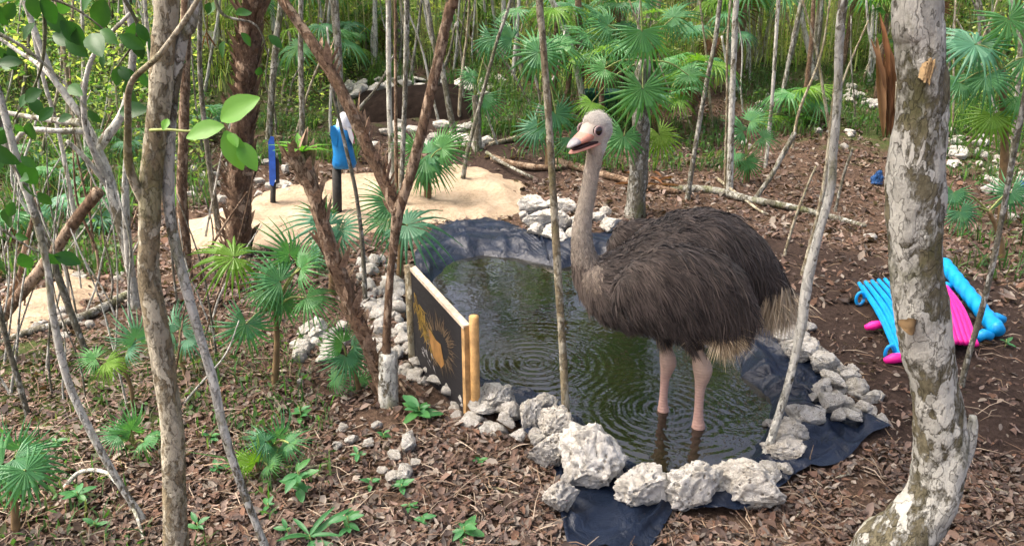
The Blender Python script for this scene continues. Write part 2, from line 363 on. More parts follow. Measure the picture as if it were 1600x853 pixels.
for k, poly in enumerate(SANDS):
    gp = ground_np(np.array([p[0] for p in poly], float), np.array([p[1] for p in poly], float))[:, :2]; SANDP.append([tuple(p) for p in gp])
    x0, y0 = gp.min(0) - .1; x1, y1 = gp.max(0) + .1
    xs = np.arange(x0, x1, .05); ys = np.arange(y0, y1, .05); XX, YY = np.meshgrid(xs, ys); P = np.stack([XX, YY], -1)
    jig = np.array([[noise.noise(Vector((a * 2.5, b_ * 2.5, 5))) for a in xs] for b_ in ys]) * .12
    s = np.where(inpoly(P, SANDP[-1]), 1, -1) * edgedist(P, gp) + jig
    fin = np.array([[noise.noise(Vector((a * 5, b_ * 5, 9))) * .045 + noise.noise(Vector((a * 14, b_ * 14, 2))) * .008 for a in xs] for b_ in ys])
    ZZ = gz(XX, YY) + np.clip(s, -.15, .25) * .35 + .012 + fin
    ii = np.arange(XX.size).reshape(XX.shape); keep = (s > -.12)[:-1, :-1]
    F = np.stack([ii[:-1, :-1], ii[:-1, 1:], ii[1:, 1:], ii[1:, :-1]], -1)[keep]
    tag(link('sand', mesh_np('sand', np.stack([XX, YY, ZZ], -1).reshape(-1, 3), F, M['sand'])), 'pale sand spread on the forest floor', None, None, 'structure')

# liner
na, nrad = 420, 64
A = np.linspace(-math.pi, math.pi, na, endpoint=False); S = np.linspace(0, 1, nrad)
RW, RL = rw(A), rl(A); RL = np.array([r * (1 + .05 * noise.noise(Vector((math.cos(a) * 5, math.sin(a) * 5, 1)))) for r, a in zip(RL, A)])
V = []
for i in range(na):
    for j in range(nrad):
        r = RW[i] * .8 + (RL[i] - RW[i] * .8) * S[j]; x = PC[0] + r * math.cos(A[i]); y = PC[1] + r * math.sin(A[i]); t = r / RW[i]
        q = Vector((x, y, 0)); wv = noise.noise(q * 2.2) * 1.2
        fold = (1 - abs(noise.noise(Vector((x * 2.3 + wv, y * 2.3 - wv, 4))) * 2.6)); fold = max(0, fold) ** 2.5
        fold2 = max(0, 1 - abs(noise.noise(Vector((x * 5 + wv * 2, y * 5, 8))) * 4)) ** 2
        k = min(1, max(0, (t - .93) / .12)); k *= 1 - .55 * max(0, S[j] - .85) / .15
        z = float(prof(t)) + float(und(x, y) * np.clip((t - 1.1) / .6, 0, 1)) + .022 + k * (.050 * fold + .022 * fold2 + .02 * noise.noise(q * 2.5))
        if x > PC[0] and y > PC[1] - .5: z += k * .045 * max(0, 1 - abs(t - 1.12) / .12)        # raised lip of folded sheet
        V.append((x, y, z))
ii = np.arange(na * nrad).reshape(na, nrad); i2 = np.roll(ii, -1, 0)
F = np.stack([ii[:, :-1], ii[:, 1:], i2[:, 1:], i2[:, :-1]], -1).reshape(-1, 4)
liner = link('pond_liner', mesh_np('pond_liner', V, F, M['liner']))
tag(liner, 'wrinkled dark blue black plastic liner around the pond', 'pond liner')
V = [(PC[0], PC[1], WATER_Z)]; F = []
for i in range(120):
    a = -math.pi + 2 * math.pi * i / 120; r = float(rw(a)) * 1.09
    V.append((PC[0] + r * math.cos(a), PC[1] + r * math.sin(a), WATER_Z)); F.append((0, 1 + i, 1 + (i + 1) % 120))
tag(link('pond_water', mesh_np('pond_water', V, F, M['water'], smooth=False)), 'murky green brown pond water with ripple rings', None, None, 'structure')

# ---------------------------------------------------------------- rocks
def rock_mesh(name, seed, sub=3, pit=.10, planes=7, squash=.75):
    r = random.Random(seed); bm = bmesh.new(); bmesh.ops.create_icosphere(bm, subdivisions=sub, radius=1)
    pls = []
    for _ in range(planes):
        d = Vector((r.gauss(0, 1), r.gauss(0, 1), r.gauss(0, .8))).normalized(); pls.append((d, r.uniform(.46, .82)))
    sc = Vector((r.uniform(.85, 1.15), r.uniform(.75, 1.0), squash * r.uniform(.85, 1.15))); off = Vector((seed * 3.1, seed * 1.7, 0))
    for v in bm.verts:
        c = v.co.copy(); q = c + off
        c *= 1 + .30 * noise.noise(q * 1.2) + .14 * noise.noise(q * 2.7)
        for d, o in pls:
            e = c.dot(d) - o
            if e > 0: c -= d * e * .88
        cd = noise.voronoi(q * 3.3)[0][0]; cd2 = noise.voronoi(q * 6.5 + Vector((4, 2, 1)))[0][0]
        c *= 1 - pit * max(0, .42 - cd) * 2.4 - pit * .8 * max(0, .35 - cd2) - pit * 1.1 * abs(noise.noise(q * 2.4)) + .07 * noise.noise(q * 6) + .045 * noise.noise(q * 13)
        v.co = Vector((c.x * sc.x, c.y * sc.y, c.z * sc.z))
    me = bpy.data.meshes.new(name); bm.to_mesh(me); bm.free(); me.polygons.foreach_set('use_smooth', np.ones(len(me.polygons), bool))
    me.materials.append(M['rock']); return me
ROCKS = [rock_mesh('rock_shape', 11 + k, 4, .2, 12) for k in range(12)]
PEBB = [rock_mesh('stone_shape', 40 + k, 2, .06) for k in range(5)]
def rock(px, py, wpx, hpx, label, cat='rock', group=None, mesh=None, name='rock', z0=0.0, rot=None, sink=.28):
    """px,py = centre of the rock in the photograph, wpx/hpx = its size there"""
    p = G(px, py + hpx * .33); s = wpx * mpp(p) / 2 * 1.28; hz = max(.45, min(1.25, hpx / wpx * 1.12))
    dd = math.hypot(p.x - PC[0], p.y - PC[1]); aa = math.atan2(p.y - PC[1], p.x - PC[0]); z0 += .055 if dd < rl(aa) * 1.05 else 0
    o = link(name, mesh or random.choice(ROCKS)); o.location = (p.x, p.y, p.z + s * hz * (.75 - sink) * .8 + z0)
    o.rotation_euler = (random.uniform(-.25, .25), random.uniform(-.25, .25), random.uniform(0, 6.28) if rot is None else rot); o.scale = (s, s, s * hz / .75 * .8)
    tag(o, label, cat, group); return o
# named front rocks
BIG = [(828,655,44,60,'rough rock slab standing upright next to the tan sapling in the rim'),
       (868,672,56,46,'pitted rock with an orange brown stain at the tan sapling foot'),
       (858,712,66,60,'grey pitted boulder leaning on the largest rim boulder'),
       (924,728,108,104,'largest white limestone boulder of the pond rim, wedge shaped'),
       (872,786,62,54,'lone tan pitted rock on the litter beside the liner flap'),
       (1000,774,98,62,'long flat white limestone boulder next to the largest rim boulder'),
       (1082,772,82,82,'tall white rounded limestone boulder between two long rim boulders'),
       (1165,768,106,72,'wide grey white boulder with a deep hollow under its side'),
       (1224,712,58,40,'spotted pale rock beside the foot of the leaning white sapling'),
       (775,632,66,46,'cream rounded boulder beside the wooden board post')]
for k, (x, y, ww, hh_, lab) in enumerate(BIG):
    o = rock(x, y, ww, hh_, lab, mesh=rock_mesh('boulder_shape', 170 + k * 3, 5, .32, 11, .75), rot=random.uniform(-.25, .25)); o.scale.x *= .98; o.scale.y *= .76; o.scale.z *= 1.15
RIM_R = [(1185,478,40,30),(1205,497,36,28),(1232,515,46,36),(1256,532,30,26),(1222,538,26,20),(1250,558,44,30),(1285,572,46,32),(1312,580,36,30),(1335,605,38,34),
         (1300,600,34,24),(1282,615,30,24),(1292,640,38,34),(1318,625,36,30),(1350,640,36,36),(1362,620,26,24),(1372,655,24,24),(1262,662,44,32),(1240,655,36,24),(1235,682,46,34),(1215,690,30,24),
         (1270,632,24,20),(1305,660,24,20),(1330,660,30,22),(1210,672,24,18),(1202,745,34,26),(1226,745,28,20),(1178,500,26,18),(1262,510,24,20),(1330,580,26,20)]
r_ = random.Random(2)
RIM_R += [(x + r_.uniform(-14, 14), y + r_.uniform(-9, 9), w_ * r_.uniform(.55, .85), h_ * r_.uniform(.55, .85)) for x, y, w_, h_ in RIM_R]
RIM_R += [(1195 + 150 * k / 16 + r_.uniform(-6, 6), 486 + 118 * k / 16 + r_.uniform(-5, 5), r_.uniform(24, 40), r_.uniform(20, 30)) for k in range(17)]
for q in RIM_R: rock(*q, 'tan grey limestone rock in the heap between the liner and bare soil', group='rocks on the pond rim by the bare soil')
RIM_T = [(832,328,40,34),(866,318,34,26),(846,350,46,30),(884,322,30,28),(862,345,34,30),(880,352,36,32),(866,374,40,30),(838,368,34,22),(890,374,24,22),(938,340,26,20),(952,356,34,26),(946,330,20,16),
         (820,345,22,18),(900,345,30,24),(905,365,24,20)]
for q in RIM_T: rock(*q, 'rounded tan rock heaped on the rim between sand and liner', group='rocks heaped behind the pond')
r_ = random.Random(5)
for k in range(74):                                                    # strip of white stones behind the board
    y = r_.uniform(405, 585); x = 588 + (y - 405) * .24 + r_.uniform(-34, 26)
    rock(x, y, r_.uniform(16, 30), r_.uniform(13, 24), 'small whitish stone in the strip between the shaggy trunks and board', 'stone', 'stones behind the painted board', random.choice(PEBB + ROCKS[:4]), 'stone')
for k in range(34):
    t = r_.random(); x = 665 + t * 130 + r_.uniform(-14, 14); y = 590 + t * 78 + r_.uniform(-10, 22)
    rock(x, y, r_.uniform(16, 34), r_.uniform(12, 24), 'small cream stone at the bottom edge of the painted board', 'stone', 'stones below the painted board', random.choice(PEBB + ROCKS[:4]), 'stone')
for (x, y, ww, hh_) in [(800,655,34,34),(752,640,30,26),(812,690,30,20),(790,668,28,20),(850,640,34,30),(835,692,26,20),(905,690,40,24),(958,748,34,26),(1042,776,30,24),(1124,778,32,26),(1203,752,34,24),(895,700,34,28),(842,700,30,24),(886,760,24,20)]:
    rock(x, y, ww, hh_, 'small cream rock filling a gap between the bigger rim boulders', group='small rim rocks between boulders')
for k in range(16):
    rock(500 + r_.uniform(-34, 36), 532 + r_.uniform(-22, 26), r_.uniform(24, 46), r_.uniform(20, 34), 'white rough stone in the small heap near the low fan palm', 'stone', 'white stone heap under the palms', None, 'stone')
for (x, y, ww, hh_) in [(640,694,34,34),(612,748,26,20),(632,742,34,26),(648,728,20,16),(600,738,18,14),(618,715,22,16),(575,695,20,14),(550,690,22,14),(528,700,18,14),(535,672,16,12),(590,668,18,14),(470,600,14,10)]:
    rock(x, y, ww, hh_, 'small white stone lying in the leaf litter', 'stone', 'white stones in the litter', random.choice(ROCKS), 'stone', z0=.02)
for k in range(80):                                                    # wall of rocks behind the dark bank
    a = r_.random(); x = 555 + a * 230 + r_.uniform(-15, 15); y = (136 if r_.random() < .45 else 205) + r_.uniform(-14, 22)
    rock(x, y, r_.uniform(12, 30), r_.uniform(9, 18), 'pale rock in the loose wall around the dark soil bank', 'rock', 'rocks around the soil bank')
for k in range(20):
    a = r_.random(); rock(1322 + a * 70, 148 + a * 22 + r_.uniform(-7, 7), r_.uniform(12, 22), r_.uniform(9, 14), 'pale rock in the short row behind the rust brown palm leaf', 'rock', 'rocks in a row by the thick trunk')
for k in range(52):
    a = r_.random(); rock(1485 + a * 120, 218 + a * 85 + r_.gauss(0, 20), r_.uniform(11, 22), r_.uniform(9, 16), 'grey white rock on the bank under the large fan palm cluster', 'rock', 'rocks under the large palm cluster')
for k in range(30):
    rock(r_.uniform(290, 480), r_.uniform(240, 345), r_.uniform(12, 26), r_.uniform(9, 18), 'grey rock beside the sand near the shaggy palm trunk', 'rock', 'rocks beside the sand')
for k in range(26):
    rock(r_.uniform(1140, 1330), r_.uniform(120, 235), r_.uniform(9, 18), r_.uniform(7, 13), 'small pale rock on the slope between background saplings', 'rock', 'rocks on the far slope')
for k in range(24):
    rock(r_.uniform(0, 200), r_.uniform(425, 540), r_.uniform(10, 26), r_.uniform(8, 16), 'grey stone beside the small sand patch under the broken branch', 'stone', 'stones by the small sand patch', random.choice(PEBB), 'stone')
rock(1359,368,17,15,'round white stone alone on the brown litter','stone',None,PEBB[0],'stone')

# dark soil bank far behind
c0, c1 = G(540, 188), G(740, 184); V = []; n_ = 30
mb_V = []; mb_F = []
for i in range(n_ + 1):
    t = i / n_; p = c0.lerp(c1, t); h = .30 * (math.sin(math.pi * min(1, max(0, t))) ** .4) + .05 * noise.noise(Vector((t * 8, 1, 0)))
    for j, (dy, dz) in enumerate([(-.18, -.1), (-.06, .5), (.1, .92), (.5, 1.0), (1.1, .8), (1.6, -.1)]):
        mb_V.append((p.x, p.y + dy + .05 * noise.noise(Vector((t * 9, j, 2))), float(gz(p.x, p.y + dy)) + h * dz - .03))
for i in range(n_):
    for j in range(5): mb_F.append((i*6+j, (i+1)*6+j, (i+1)*6+j+1, i*6+j+1))
tag(link('soil_bank', mesh_py('soil_bank', mb_V, mb_F, M['dirt_bank'])), 'dark soil bank between loose pale rocks', None, None, 'structure')

# ---------------------------------------------------------------- leaves and crowns
def leaf_cards(N, cen, size, aspect, normal_up=.5, seed=0, droop=.2):
    """N lozenge leaves (4 verts, 2 tris, folded) at centres cen"""
    g = np.random.default_rng(seed); d = g.normal(size=(N, 3)); d[:, 2] *= .6; d[:, 2] -= droop; d /= np.linalg.norm(d, axis=1)[:, None]
    u = g.normal(size=(N, 3)); u[:, 2] += normal_up * 2; s = np.cross(d, u); s /= np.linalg.norm(s, axis=1)[:, None]; nn = np.cross(s, d)
    L = (size * g.uniform(.6, 1.3, N))[:, None]; W = L * aspect
    V = np.stack([cen, cen + d * L * .5 + s * W * .5 + nn * L * .06, cen + d * L, cen + d * L * .5 - s * W * .5 + nn * L * .06], 1).reshape(-1, 3)
    b_ = np.arange(N)[:, None] * 4
    F = np.concatenate([b_ + np.array([[0, 1, 2]]), b_ + np.array([[0, 2, 3]])])
    return V, F
def crown_mesh(seed, R0=1.2, H=1.0, clumps=34, per=70, size=.12):
    g = np.random.default_rng(seed); cen = []
    for _ in range(clumps):
        d = g.normal(size=3); d /= np.linalg.norm(d); c = d * g.uniform(.35, 1.0) * np.array([R0, R0, H * .75])
        cen.append(c + g.normal(size=(per, 3)) * .20)
    cen = np.concatenate(cen); N = len(cen); V, F = leaf_cards(N, cen, size, .5, .5, seed)
    base = np.array([[.05,.14,.025],[.08,.19,.03],[.035,.10,.02],[.12,.23,.04]])[g.integers(0, 4, N)] * g.uniform(.7, 1.2, (N, 1))
    return mesh_np('crown_shape', V, F, M['foliage_vcol'], np.repeat(base, 4, 0), False)
CROWNS = [crown_mesh(s) for s in (1, 2, 3)]
def limbs_mesh(seed):
    r = random.Random(seed); V = []; F = []
    for k in range(5):
        a = k * 1.26 + r.uniform(-.3, .3); L = r.uniform(.8, 1.2); z0 = r.uniform(-1.0, -.5)
        P = catmull([(0, 0, z0), (math.cos(a) * L * .35, math.sin(a) * L * .35, z0 + .35), (math.cos(a) * L, math.sin(a) * L, z0 + .9)], 4)
        v, f = tube(P, np.linspace(.028, .006, len(P)), 6); n0 = len(V); V += list(v); F += [tuple(i + n0 for i in q) for q in f]
    return mesh_py('limb_shape', V, F, M['bark_grey'])
LIMBS = [limbs_mesh(s) for s in (5, 6)]

def tree(pts, mat, label, name='tree', group=None, top=True, segs=12, amp=.10, sub=10, base=None, dY=None, flare=1.25, H=None, crown=1.0, cat='tree', branches=(), freq=6.0):
    """pts: (px, py, width_px) from the top down to the foot as seen in the photograph"""
    b_ = G(pts[-1][0], pts[-1][1]) if base is None else base; Yb = b_.y; nP = len(pts)
    W = []
    for i, (x, y, ww) in enumerate(pts):
        Yi = Yb + ((dY or 0) * (1 - i / (nP - 1)))
        p = at(x, y, Yi); W.append((np.array(p), ww * mpp(p) / 2 * (.82 if ww > 80 else .74 if ww > 34 else .62)))
    W = W[::-1]                                             # foot first
    P = [w_[0] for w_ in W]; rad = [w_[1] for w_ in W]
    if base is None: P[0] = np.array(b_)
    P = [P[0] - np.array([0, 0, .12])] + P; rad = [rad[0] * flare] + rad
    if top:
        d = P[-1] - P[-2]; d /= np.linalg.norm(d); z = P[-1][2]; Ht = H or random.uniform(5.5, 7.5)
        if Yb > 6.0 and H is None: Ht = random.uniform(9, 12)
        k = 0
        while P[-1][2] < Ht and k < 9:
            d = d * .75 + np.array([random.uniform(-.08, .08), random.uniform(-.08, .08), .45]); d /= np.linalg.norm(d)
            P.append(P[-1] + d * 1.2); rad.append(rad[-1] * .88); k += 1
    n_ = sub; PP = catmull(P, n_); rr_ = catmull([(r, 0, 0) for r in rad], n_)[:, 0].clip(.002)
    t = thing(name, tuple(P[1]), label, cat, group); o3 = np.array(P[1])
    V, F = tube(PP - o3, rr_, segs, amp, freq, random.uniform(0, 50)); link('trunk', mesh_py('trunk', V, F, M[mat]), t)
    for bp in branches:                                     # extra limbs traced the same way, foot first
        Q = []; q_r = []
        for (x, y, ww, dy) in bp:
            p = at(x, y, Yb + dy); Q.append(np.array(p)); q_r.append(ww * mpp(p) / 2)
        QQ = catmull(Q, 8); qr = catmull([(r, 0, 0) for r in q_r], 8)[:, 0].clip(.002)
        V, F = tube(QQ - o3, qr, 8, amp * .7, freq, 3); link('branch', mesh_py('branch', V, F, M[mat]), t)
    if top and crown:
        tip = P[-1] - o3
        c = link('crown', random.choice(CROWNS), t, tuple(tip)); c.scale = [crown * random.uniform(.9, 1.2)] * 3; c.rotation_euler.z = random.uniform(0, 6.28)
        l_ = link('limb', random.choice(LIMBS), t, tuple(tip)); l_.scale = c.scale; l_.rotation_euler.z = c.rotation_euler.z
    return t

# ---------------------------------------------------------------- big and middle trees
T1 = tree([(1437,-40,86),(1438,60,86),(1442,150,88),(1436,220,98),(1430,300,100),(1431,420,94),(1440,500,96),(1460,600,84),(1470,690,92),(1462,760,94),(1432,810,100),(1388,870,128),(1370,925,150)],
     'bark_thick', 'thick pale flaking trunk with a curved foot, pink and blue tubes behind it', 'thick_tree', segs=44, amp=.13, sub=14, flare=1.2, crown=1.6, freq=5)
o3 = Vector(T1.location); Yb = o3.y
mb = MB()                                                                # torn patch and knot
def patch(name, px, py, wpx, hpx, mat, parent, Yc, push, seed):
    c = at(px, py, Yc - push); s = mpp(c); c.y = Yc; V = []; F = []; n_ = 7
    for j in range(n_):
        for i in range(n_):
            u, v = (i / (n_ - 1) - .5) * 2, (j / (n_ - 1) - .5) * 2; u, v = u * math.sqrt(1 - v * v / 2), v * math.sqrt(1 - u * u / 2); jag = 1 + .28 * noise.noise(Vector((u * 3 + seed, v * 3, 0)))
            V.append(Vector((c.x + u * wpx * s / 2 * jag, c.y - push * (1 - .55 * u * u) + .012 * noise.noise(Vector((u * 5, v * 2, seed))), c.z + v * hpx * s / 2 * jag)) - Vector(parent.location))
    for j in range(n_ - 1):
        for i in range(n_ - 1): F.append((j*n_+i, j*n_+i+1, (j+1)*n_+i+1, (j+1)*n_+i))
    return link(name, mesh_py(name, V, F, M[mat]), parent)
for k in range(13):
    u = (k / 12 - .5) * 2; hgt = 40 * (1 - .5 * u * u) * random.uniform(.7, 1.2); xx = 1459 + u * 15; patch('torn_bark', xx, 112 + random.uniform(-5, 7), 7.5, hgt, 'fresh_wood', T1, Yb, .074 * math.sqrt(max(.05, 1 - ((xx - 1441) / 38) ** 2)) + .006 + .003 * (k % 3), k * 3.3)
patch('knot', 1427, 511, 26, 28, 'stem_brown', T1, Yb, .088, 5)
sp = catmull([at(1520,650,Yb+.02), at(1519,668,Yb+.02), at(1512,700,Yb+.02), at(1500,725,Yb+.02)], 5); V, F = tube(sp - np.array(o3), np.linspace(.012,.03,len(sp)), 8, .2)
link('dead_spur', mesh_py('dead_spur', V, F, M['bark_white']), T1)
q = [G(1385, 862), G(1352, 838), G(1328, 868)]; sp = catmull([at(1395,800,q[0].y)+Vector((0,-.1,0)), at(1368,822,q[0].y-.1), at(1336,862,q[0].y-.12), at(1318,890,q[0].y-.12)], 6)
V, F = tube(sp - np.array(o3), np.linspace(.04,.03,len(sp)), 8, .2); link('root', mesh_py('root', V, F, M['bark_white']), T1)

tree([(262,-40,52),(256,60,48),(250,150,46),(240,240,46),(234,330,45),(233,427,42),(243,500,48),(256,580,47),(268,660,46),(272,760,46),(276,850,50),(277,885,58)], 'bark_tan',
     'tall tan grey trunk with flaking bark beside the stem with white bands', 'tree', segs=30, amp=.13, sub=12, crown=1.4,
     branches=[[(232,330,16,0),(203,265,14,-.05),(200,190,11,-.1),(205,130,10,-.15),(250,85,9,-.2),(300,15,8,-.25),(330,-40,7,-.3)]])
tree([(305,-30,30),(285,60,30),(268,160,30),(263,280,30),(268,350,26),(283,420,24),(305,500,24),(318,545,22),(334,600,22),(352,680,21),(378,760,20),(405,830,20),(416,862,22)], 'bark_white',
     'slender leaning stem with bright white bark bands beside the tan grey trunk', 'tree', segs=18, amp=.12, sub=10, crown=1.2)
tree([(292,-40,30),(290,80,26),(287,200,25),(284,300,26),(290,400,28),(292,436,32)], 'bark_brown', 'dark brown straight trunk standing behind the white banded stem', 'tree', segs=16, amp=.16)
tree([(312,-20,12),(312,100,12),(320,200,13),(333,300,15),(345,378,17)], 'bark_grey', 'thin grey stem leaning beside the shaggy brown palm trunk', 'tree')
# shaggy brown palm trunk with old leaf bases
pt = tree([(398,-40,46),(392,40,46),(385,130,46),(378,220,48),(374,310,50),(371,398,56)], 'bark_palm', 'thick shaggy reddish brown palm trunk with old leaf bases by the sand', 'palm_tree', segs=26, amp=.12, sub=12, crown=0, H=4.6, cat='palm')
def leaf_base_mesh(name, seed, mat):
    r = random.Random(seed); V = [(-.03, 0, 0), (.03, 0, 0), (.024, -.03, .07), (-.024, -.03, .07), (r.uniform(-.02, .02), -.055, .12)]
    return mesh_py(name, V, [(0, 1, 2, 3), (3, 2, 4)], M[mat])
LB = [leaf_base_mesh('leaf_base', s, 'bark_palm') for s in range(3)]
def shag(t, mesh_trunk, count, sc, meshes, name='leaf_base', zmax=2.6):
    me = mesh_trunk.data; vs_ = [v for v in me.vertices if v.co.z < zmax and v.co.z > .02]
    for v in random.sample(vs_, min(count, len(vs_))):
        nn = v.normal.copy(); nn.z = 0
        if nn.length < .1: continue
        o = link(name, random.choice(meshes), t, v.co - nn.normalized() * .006); a = math.atan2(nn.y, nn.x) + math.pi / 2
        o.rotation_euler = (random.uniform(-.15, .25), random.uniform(-.3, .3), a); k = sc * random.uniform(.7, 1.4); o.scale = (k, k, k * random.uniform(.8, 1.5))
shag(pt, pt.children[0], 240, 1.0, LB)

# forked peeling tree beside the board
plain('bark_peel', (.36,.25,.17), .9, .45, 30, .6, .1)
LB2 = [leaf_base_mesh('bark_flake', s + 7, 'bark_peel') for s in range(3)]
f1 = tree([(712,-30,28),(704,10,28),(690,70,27),(672,150,26),(655,220,27),(640,280,28),(624,325,30),(613,400,20),(606,480,20),(604,540,22),(607,600,26),(608,632,30)], 'bark_brown',
     'forked brown peeling trunk with a white foot beside the painted board', 'forked_tree', segs=18, amp=.18, sub=10, crown=1.3,
     branches=[[(620,335,18,0),(606,298,18,.05),(572,225,19,.1),(532,140,19,.15),(490,70,18,.2),(445,5,17,.25),(420,-40,16,.3)]])
shag(f1, f1.children[0], 90, .5, LB2, 'bark_flake')
tb = catmull([G(608, 630) + Vector((0, -.012, -.05)), at(608, 600, G(608,630).y - .012), at(606, 552, G(608,630).y - .012)], 6)
V, F = tube(tb - np.array(f1.location), np.linspace(.062, .05, len(tb)), 16, .2, 9); link('white_bark', mesh_py('white_bark', V, F, M['bark_white']), f1)
f2 = tree([(455,238,44),(478,270,36),(500,335,34),(520,400,35),(545,470,36),(572,535,34),(596,600,32),(604,625,36)], 'bark_brown', 'broken leaning brown stump with peeling bark and a leafy tuft on top', 'tree_stump', top=False, segs=18, amp=.22, sub=10, cat='stump')
shag(f2, f2.children[0], 130, .62, LB2, 'bark_flake')
tree([(606,-30,13),(607,60,13),(608,150,13),(611,240,14),(613,318,16)], 'bark_white', 'straight white sapling rising behind the fork of the peeling trunk', 'sapling', crown=.8)
tree([(637,-30,14),(635,60,14),(632,170,12),(628,270,13),(627,332,14)], 'bark_grey', 'straight grey sapling beside a thin dark stem in the fork', 'sapling', crown=.8)
tree([(617,-20,7),(618,120,8),(619,240,9),(621,330,9)], 'bark_brown', 'thin dark stem between two pale saplings in the fork', 'sapling', crown=.5)
tree([(520,-30,20),(526,50,20),(531,130,18),(535,215,18)], 'bark_grey', 'grey trunk behind the painted bird figure', 'tree', crown=.9)
tree([(512,95,7),(522,150,8),(540,230,9),(556,300,10),(566,380,11),(570,450,12),(571,476,13)], 'bark_grey', 'thin crooked grey stem crossing in front of the painted bird figure', 'sapling', top=False, cat='tree')
tree([(676,60,13),(690,105,14),(700,160,15),(710,214,17)], 'bark_grey', 'short grey leaning trunk in front of the dark soil bank', 'tree', crown=.6)
tree([(800,-10,8),(775,70,9),(748,170,10),(730,240,11),(722,292,14)], 'bark_grey', 'thin leaning sapling rooted at the back edge of the sand', 'sapling', crown=.6)
tree([(842,-40,19),(848,60,18),(858,200,18),(866,330,19),(873,450,20),(880,560,19),(885,674,23)], 'bark_tan', 'slim straight tan sapling standing in the rim rocks before the pond', 'sapling', segs=16, amp=.10, sub=14, crown=1.0, flare=1.4)
tree([(855,-20,14),(874,25,15),(890,70,16),(905,125,17),(914,180,18)], 'bark_white', 'pale leaning trunk crossing a brown palm trunk behind the ostrich', 'tree', crown=.8)
pb = tree([(903,-20,16),(905,60,17),(907,120,18),(910,178,19)], 'bark_palm', 'slim brown palm trunk behind the ostrich head', 'palm_tree', crown=0, H=4.5, cat='palm')
tree([(1128,-20,11),(1118,60,11),(1104,130,11),(1088,220,12),(1074,312,14)], 'bark_grey', 'crooked grey sapling rising behind the ostrich back', 'sapling', crown=.8)
tree([(1152,-20,15),(1147,80,15),(1143,180,15),(1140,300,18)], 'bark_white', 'straight white sapling rising behind the ostrich back', 'sapling', crown=.9)
tree([(1137,60,6),(1136,150,6),(1134,230,6),(1133,298,7)], 'bark_tan', 'thin tan stem tight against the straight white sapling', 'sapling', crown=.4)
tree([(1218,-20,10),(1212,70,9),(1206,160,9),(1196,262,10)], 'bark_white', 'thin white pole stem on the far slope beside a grey leaning stem', 'sapling', crown=.6)
tree([(1258,-20,11),(1240,60,11),(1226,130,11),(1212,192,13)], 'bark_grey', 'grey leaning stem crossing behind a thin white pole stem', 'sapling', crown=.6)
tree([(1272,-10,10),(1268,60,11),(1262,120,12),(1255,168,13)], 'bark_brown', 'short brown grey stem between white saplings on the far slope', 'sapling', crown=.5)
tree([(1322,-30,23),(1312,60,22),(1309,150,20),(1302,240,21),(1297,300,22),(1278,370,22),(1262,440,26),(1252,510,24),(1238,575,20),(1218,645,20),(1200,700,21),(1192,728,26)], 'bark_white',
     'leaning white trunk planted in the rim rocks behind the ostrich tail', 'tree', segs=18, amp=.12, sub=12, crown=1.2)
tree([(1308,100,8),(1300,180,9),(1292,260,11),(1278,340,12),(1262,400,12),(1254,430,13)], 'bark_tan', 'thin tan stem alongside the leaning white trunk', 'sapling', top=False, cat='tree')
tree([(1275,260,5),(1262,290,6),(1243,340,7),(1226,398,8)], 'bark_tan', 'thin bare twig standing upright behind the ostrich tail', 'twig', top=False, cat='twig')
tree([(1332,232,6),(1318,275,7),(1305,330,8)], 'bark_grey', 'short grey forked twig beside the leaning white trunk', 'twig', top=False, cat='twig')
tree([(1615,90,14),(1598,170,14),(1580,260,14),(1558,380,14),(1535,480,14),(1512,560,14),(1502,602,16)], 'bark_grey', 'thin grey sapling leaning over the blue twisted tube', 'sapling', crown=.8)
tree([(1606,-20,12),(1596,60,12),(1588,170,12),(1580,260,13)], 'bark_grey', 'thin grey stem among the rocks under the large fan palm cluster', 'sapling', crown=.5)
# left hand trees
tree([(22,235,17),(42,300,17),(58,350,17),(74,420,16),(84,500,18),(108,600,19),(150,690,18),(190,760,18),(225,815,18)], 'bark_white', 'curved white stem sweeping across the litter toward the tan trunk', 'tree', top=True, crown=.9, segs=16)
tree([(70,90,15),(100,145,17),(135,195,20),(160,255,27),(178,310,28),(192,370,24),(205,430,22),(212,480,24)], 'bark_white', 'branching white trunk with dark knots close behind the tan trunk', 'tree', crown=1.0, segs=16,
     branches=[[(150,235,18,0),(190,180,13,.05),(204,120,12,.1),(208,60,11,.1),(196,0,9,.1)], [(170,290,14,0),(150,245,10,-.1),(134,200,9,-.15),(132,140,8,-.2),(150,80,7,-.2),(205,20,6,-.2)],
               [(140,205,12,0),(90,205,9,-.1),(40,205,8,-.1),(10,240,7,-.1),(-30,245,6,-.1)], [(176,300,10,0),(140,255,8,-.1),(105,220,7,-.15)],[(130,192,14,0),(80,188,10,.1),(30,180,8,.2),(-20,170,8,.2)],
               [(112,160,9,0),(70,110,8,.1),(20,75,6,.2),(-30,40,5,.2)], [(205,430,14,0),(200,380,12,-.1),(196,300,11,-.15),(202,200,9,-.1)]])
tree([(30,270,20),(60,350,19),(90,430,18),(115,500,16),(138,560,16)], 'bark_grey', 'grey leaning stem crossing behind the curved white stem', 'tree', crown=.8)
lg = tree([(155,298,30),(118,345,28),(80,400,28),(40,450,30),(-10,510,30),(-60,560,30)], 'bark_brown', 'thick broken brown branch propped diagonally beside the small sand patch', 'broken_branch', top=False, segs=14, amp=.15, cat='branch')
tree([(60,90,10),(90,200,10),(110,300,11),(124,382,12)], 'bark_white', 'thin white stem in the green thicket behind branching trunk', 'sapling', crown=.6)
tree([(-10,440,12),(10,530,13),(30,600,14),(44,650,14)], 'bark_grey', 'short grey stick leaning in the litter before the small sand patch', 'stick', top=False, cat='stick')
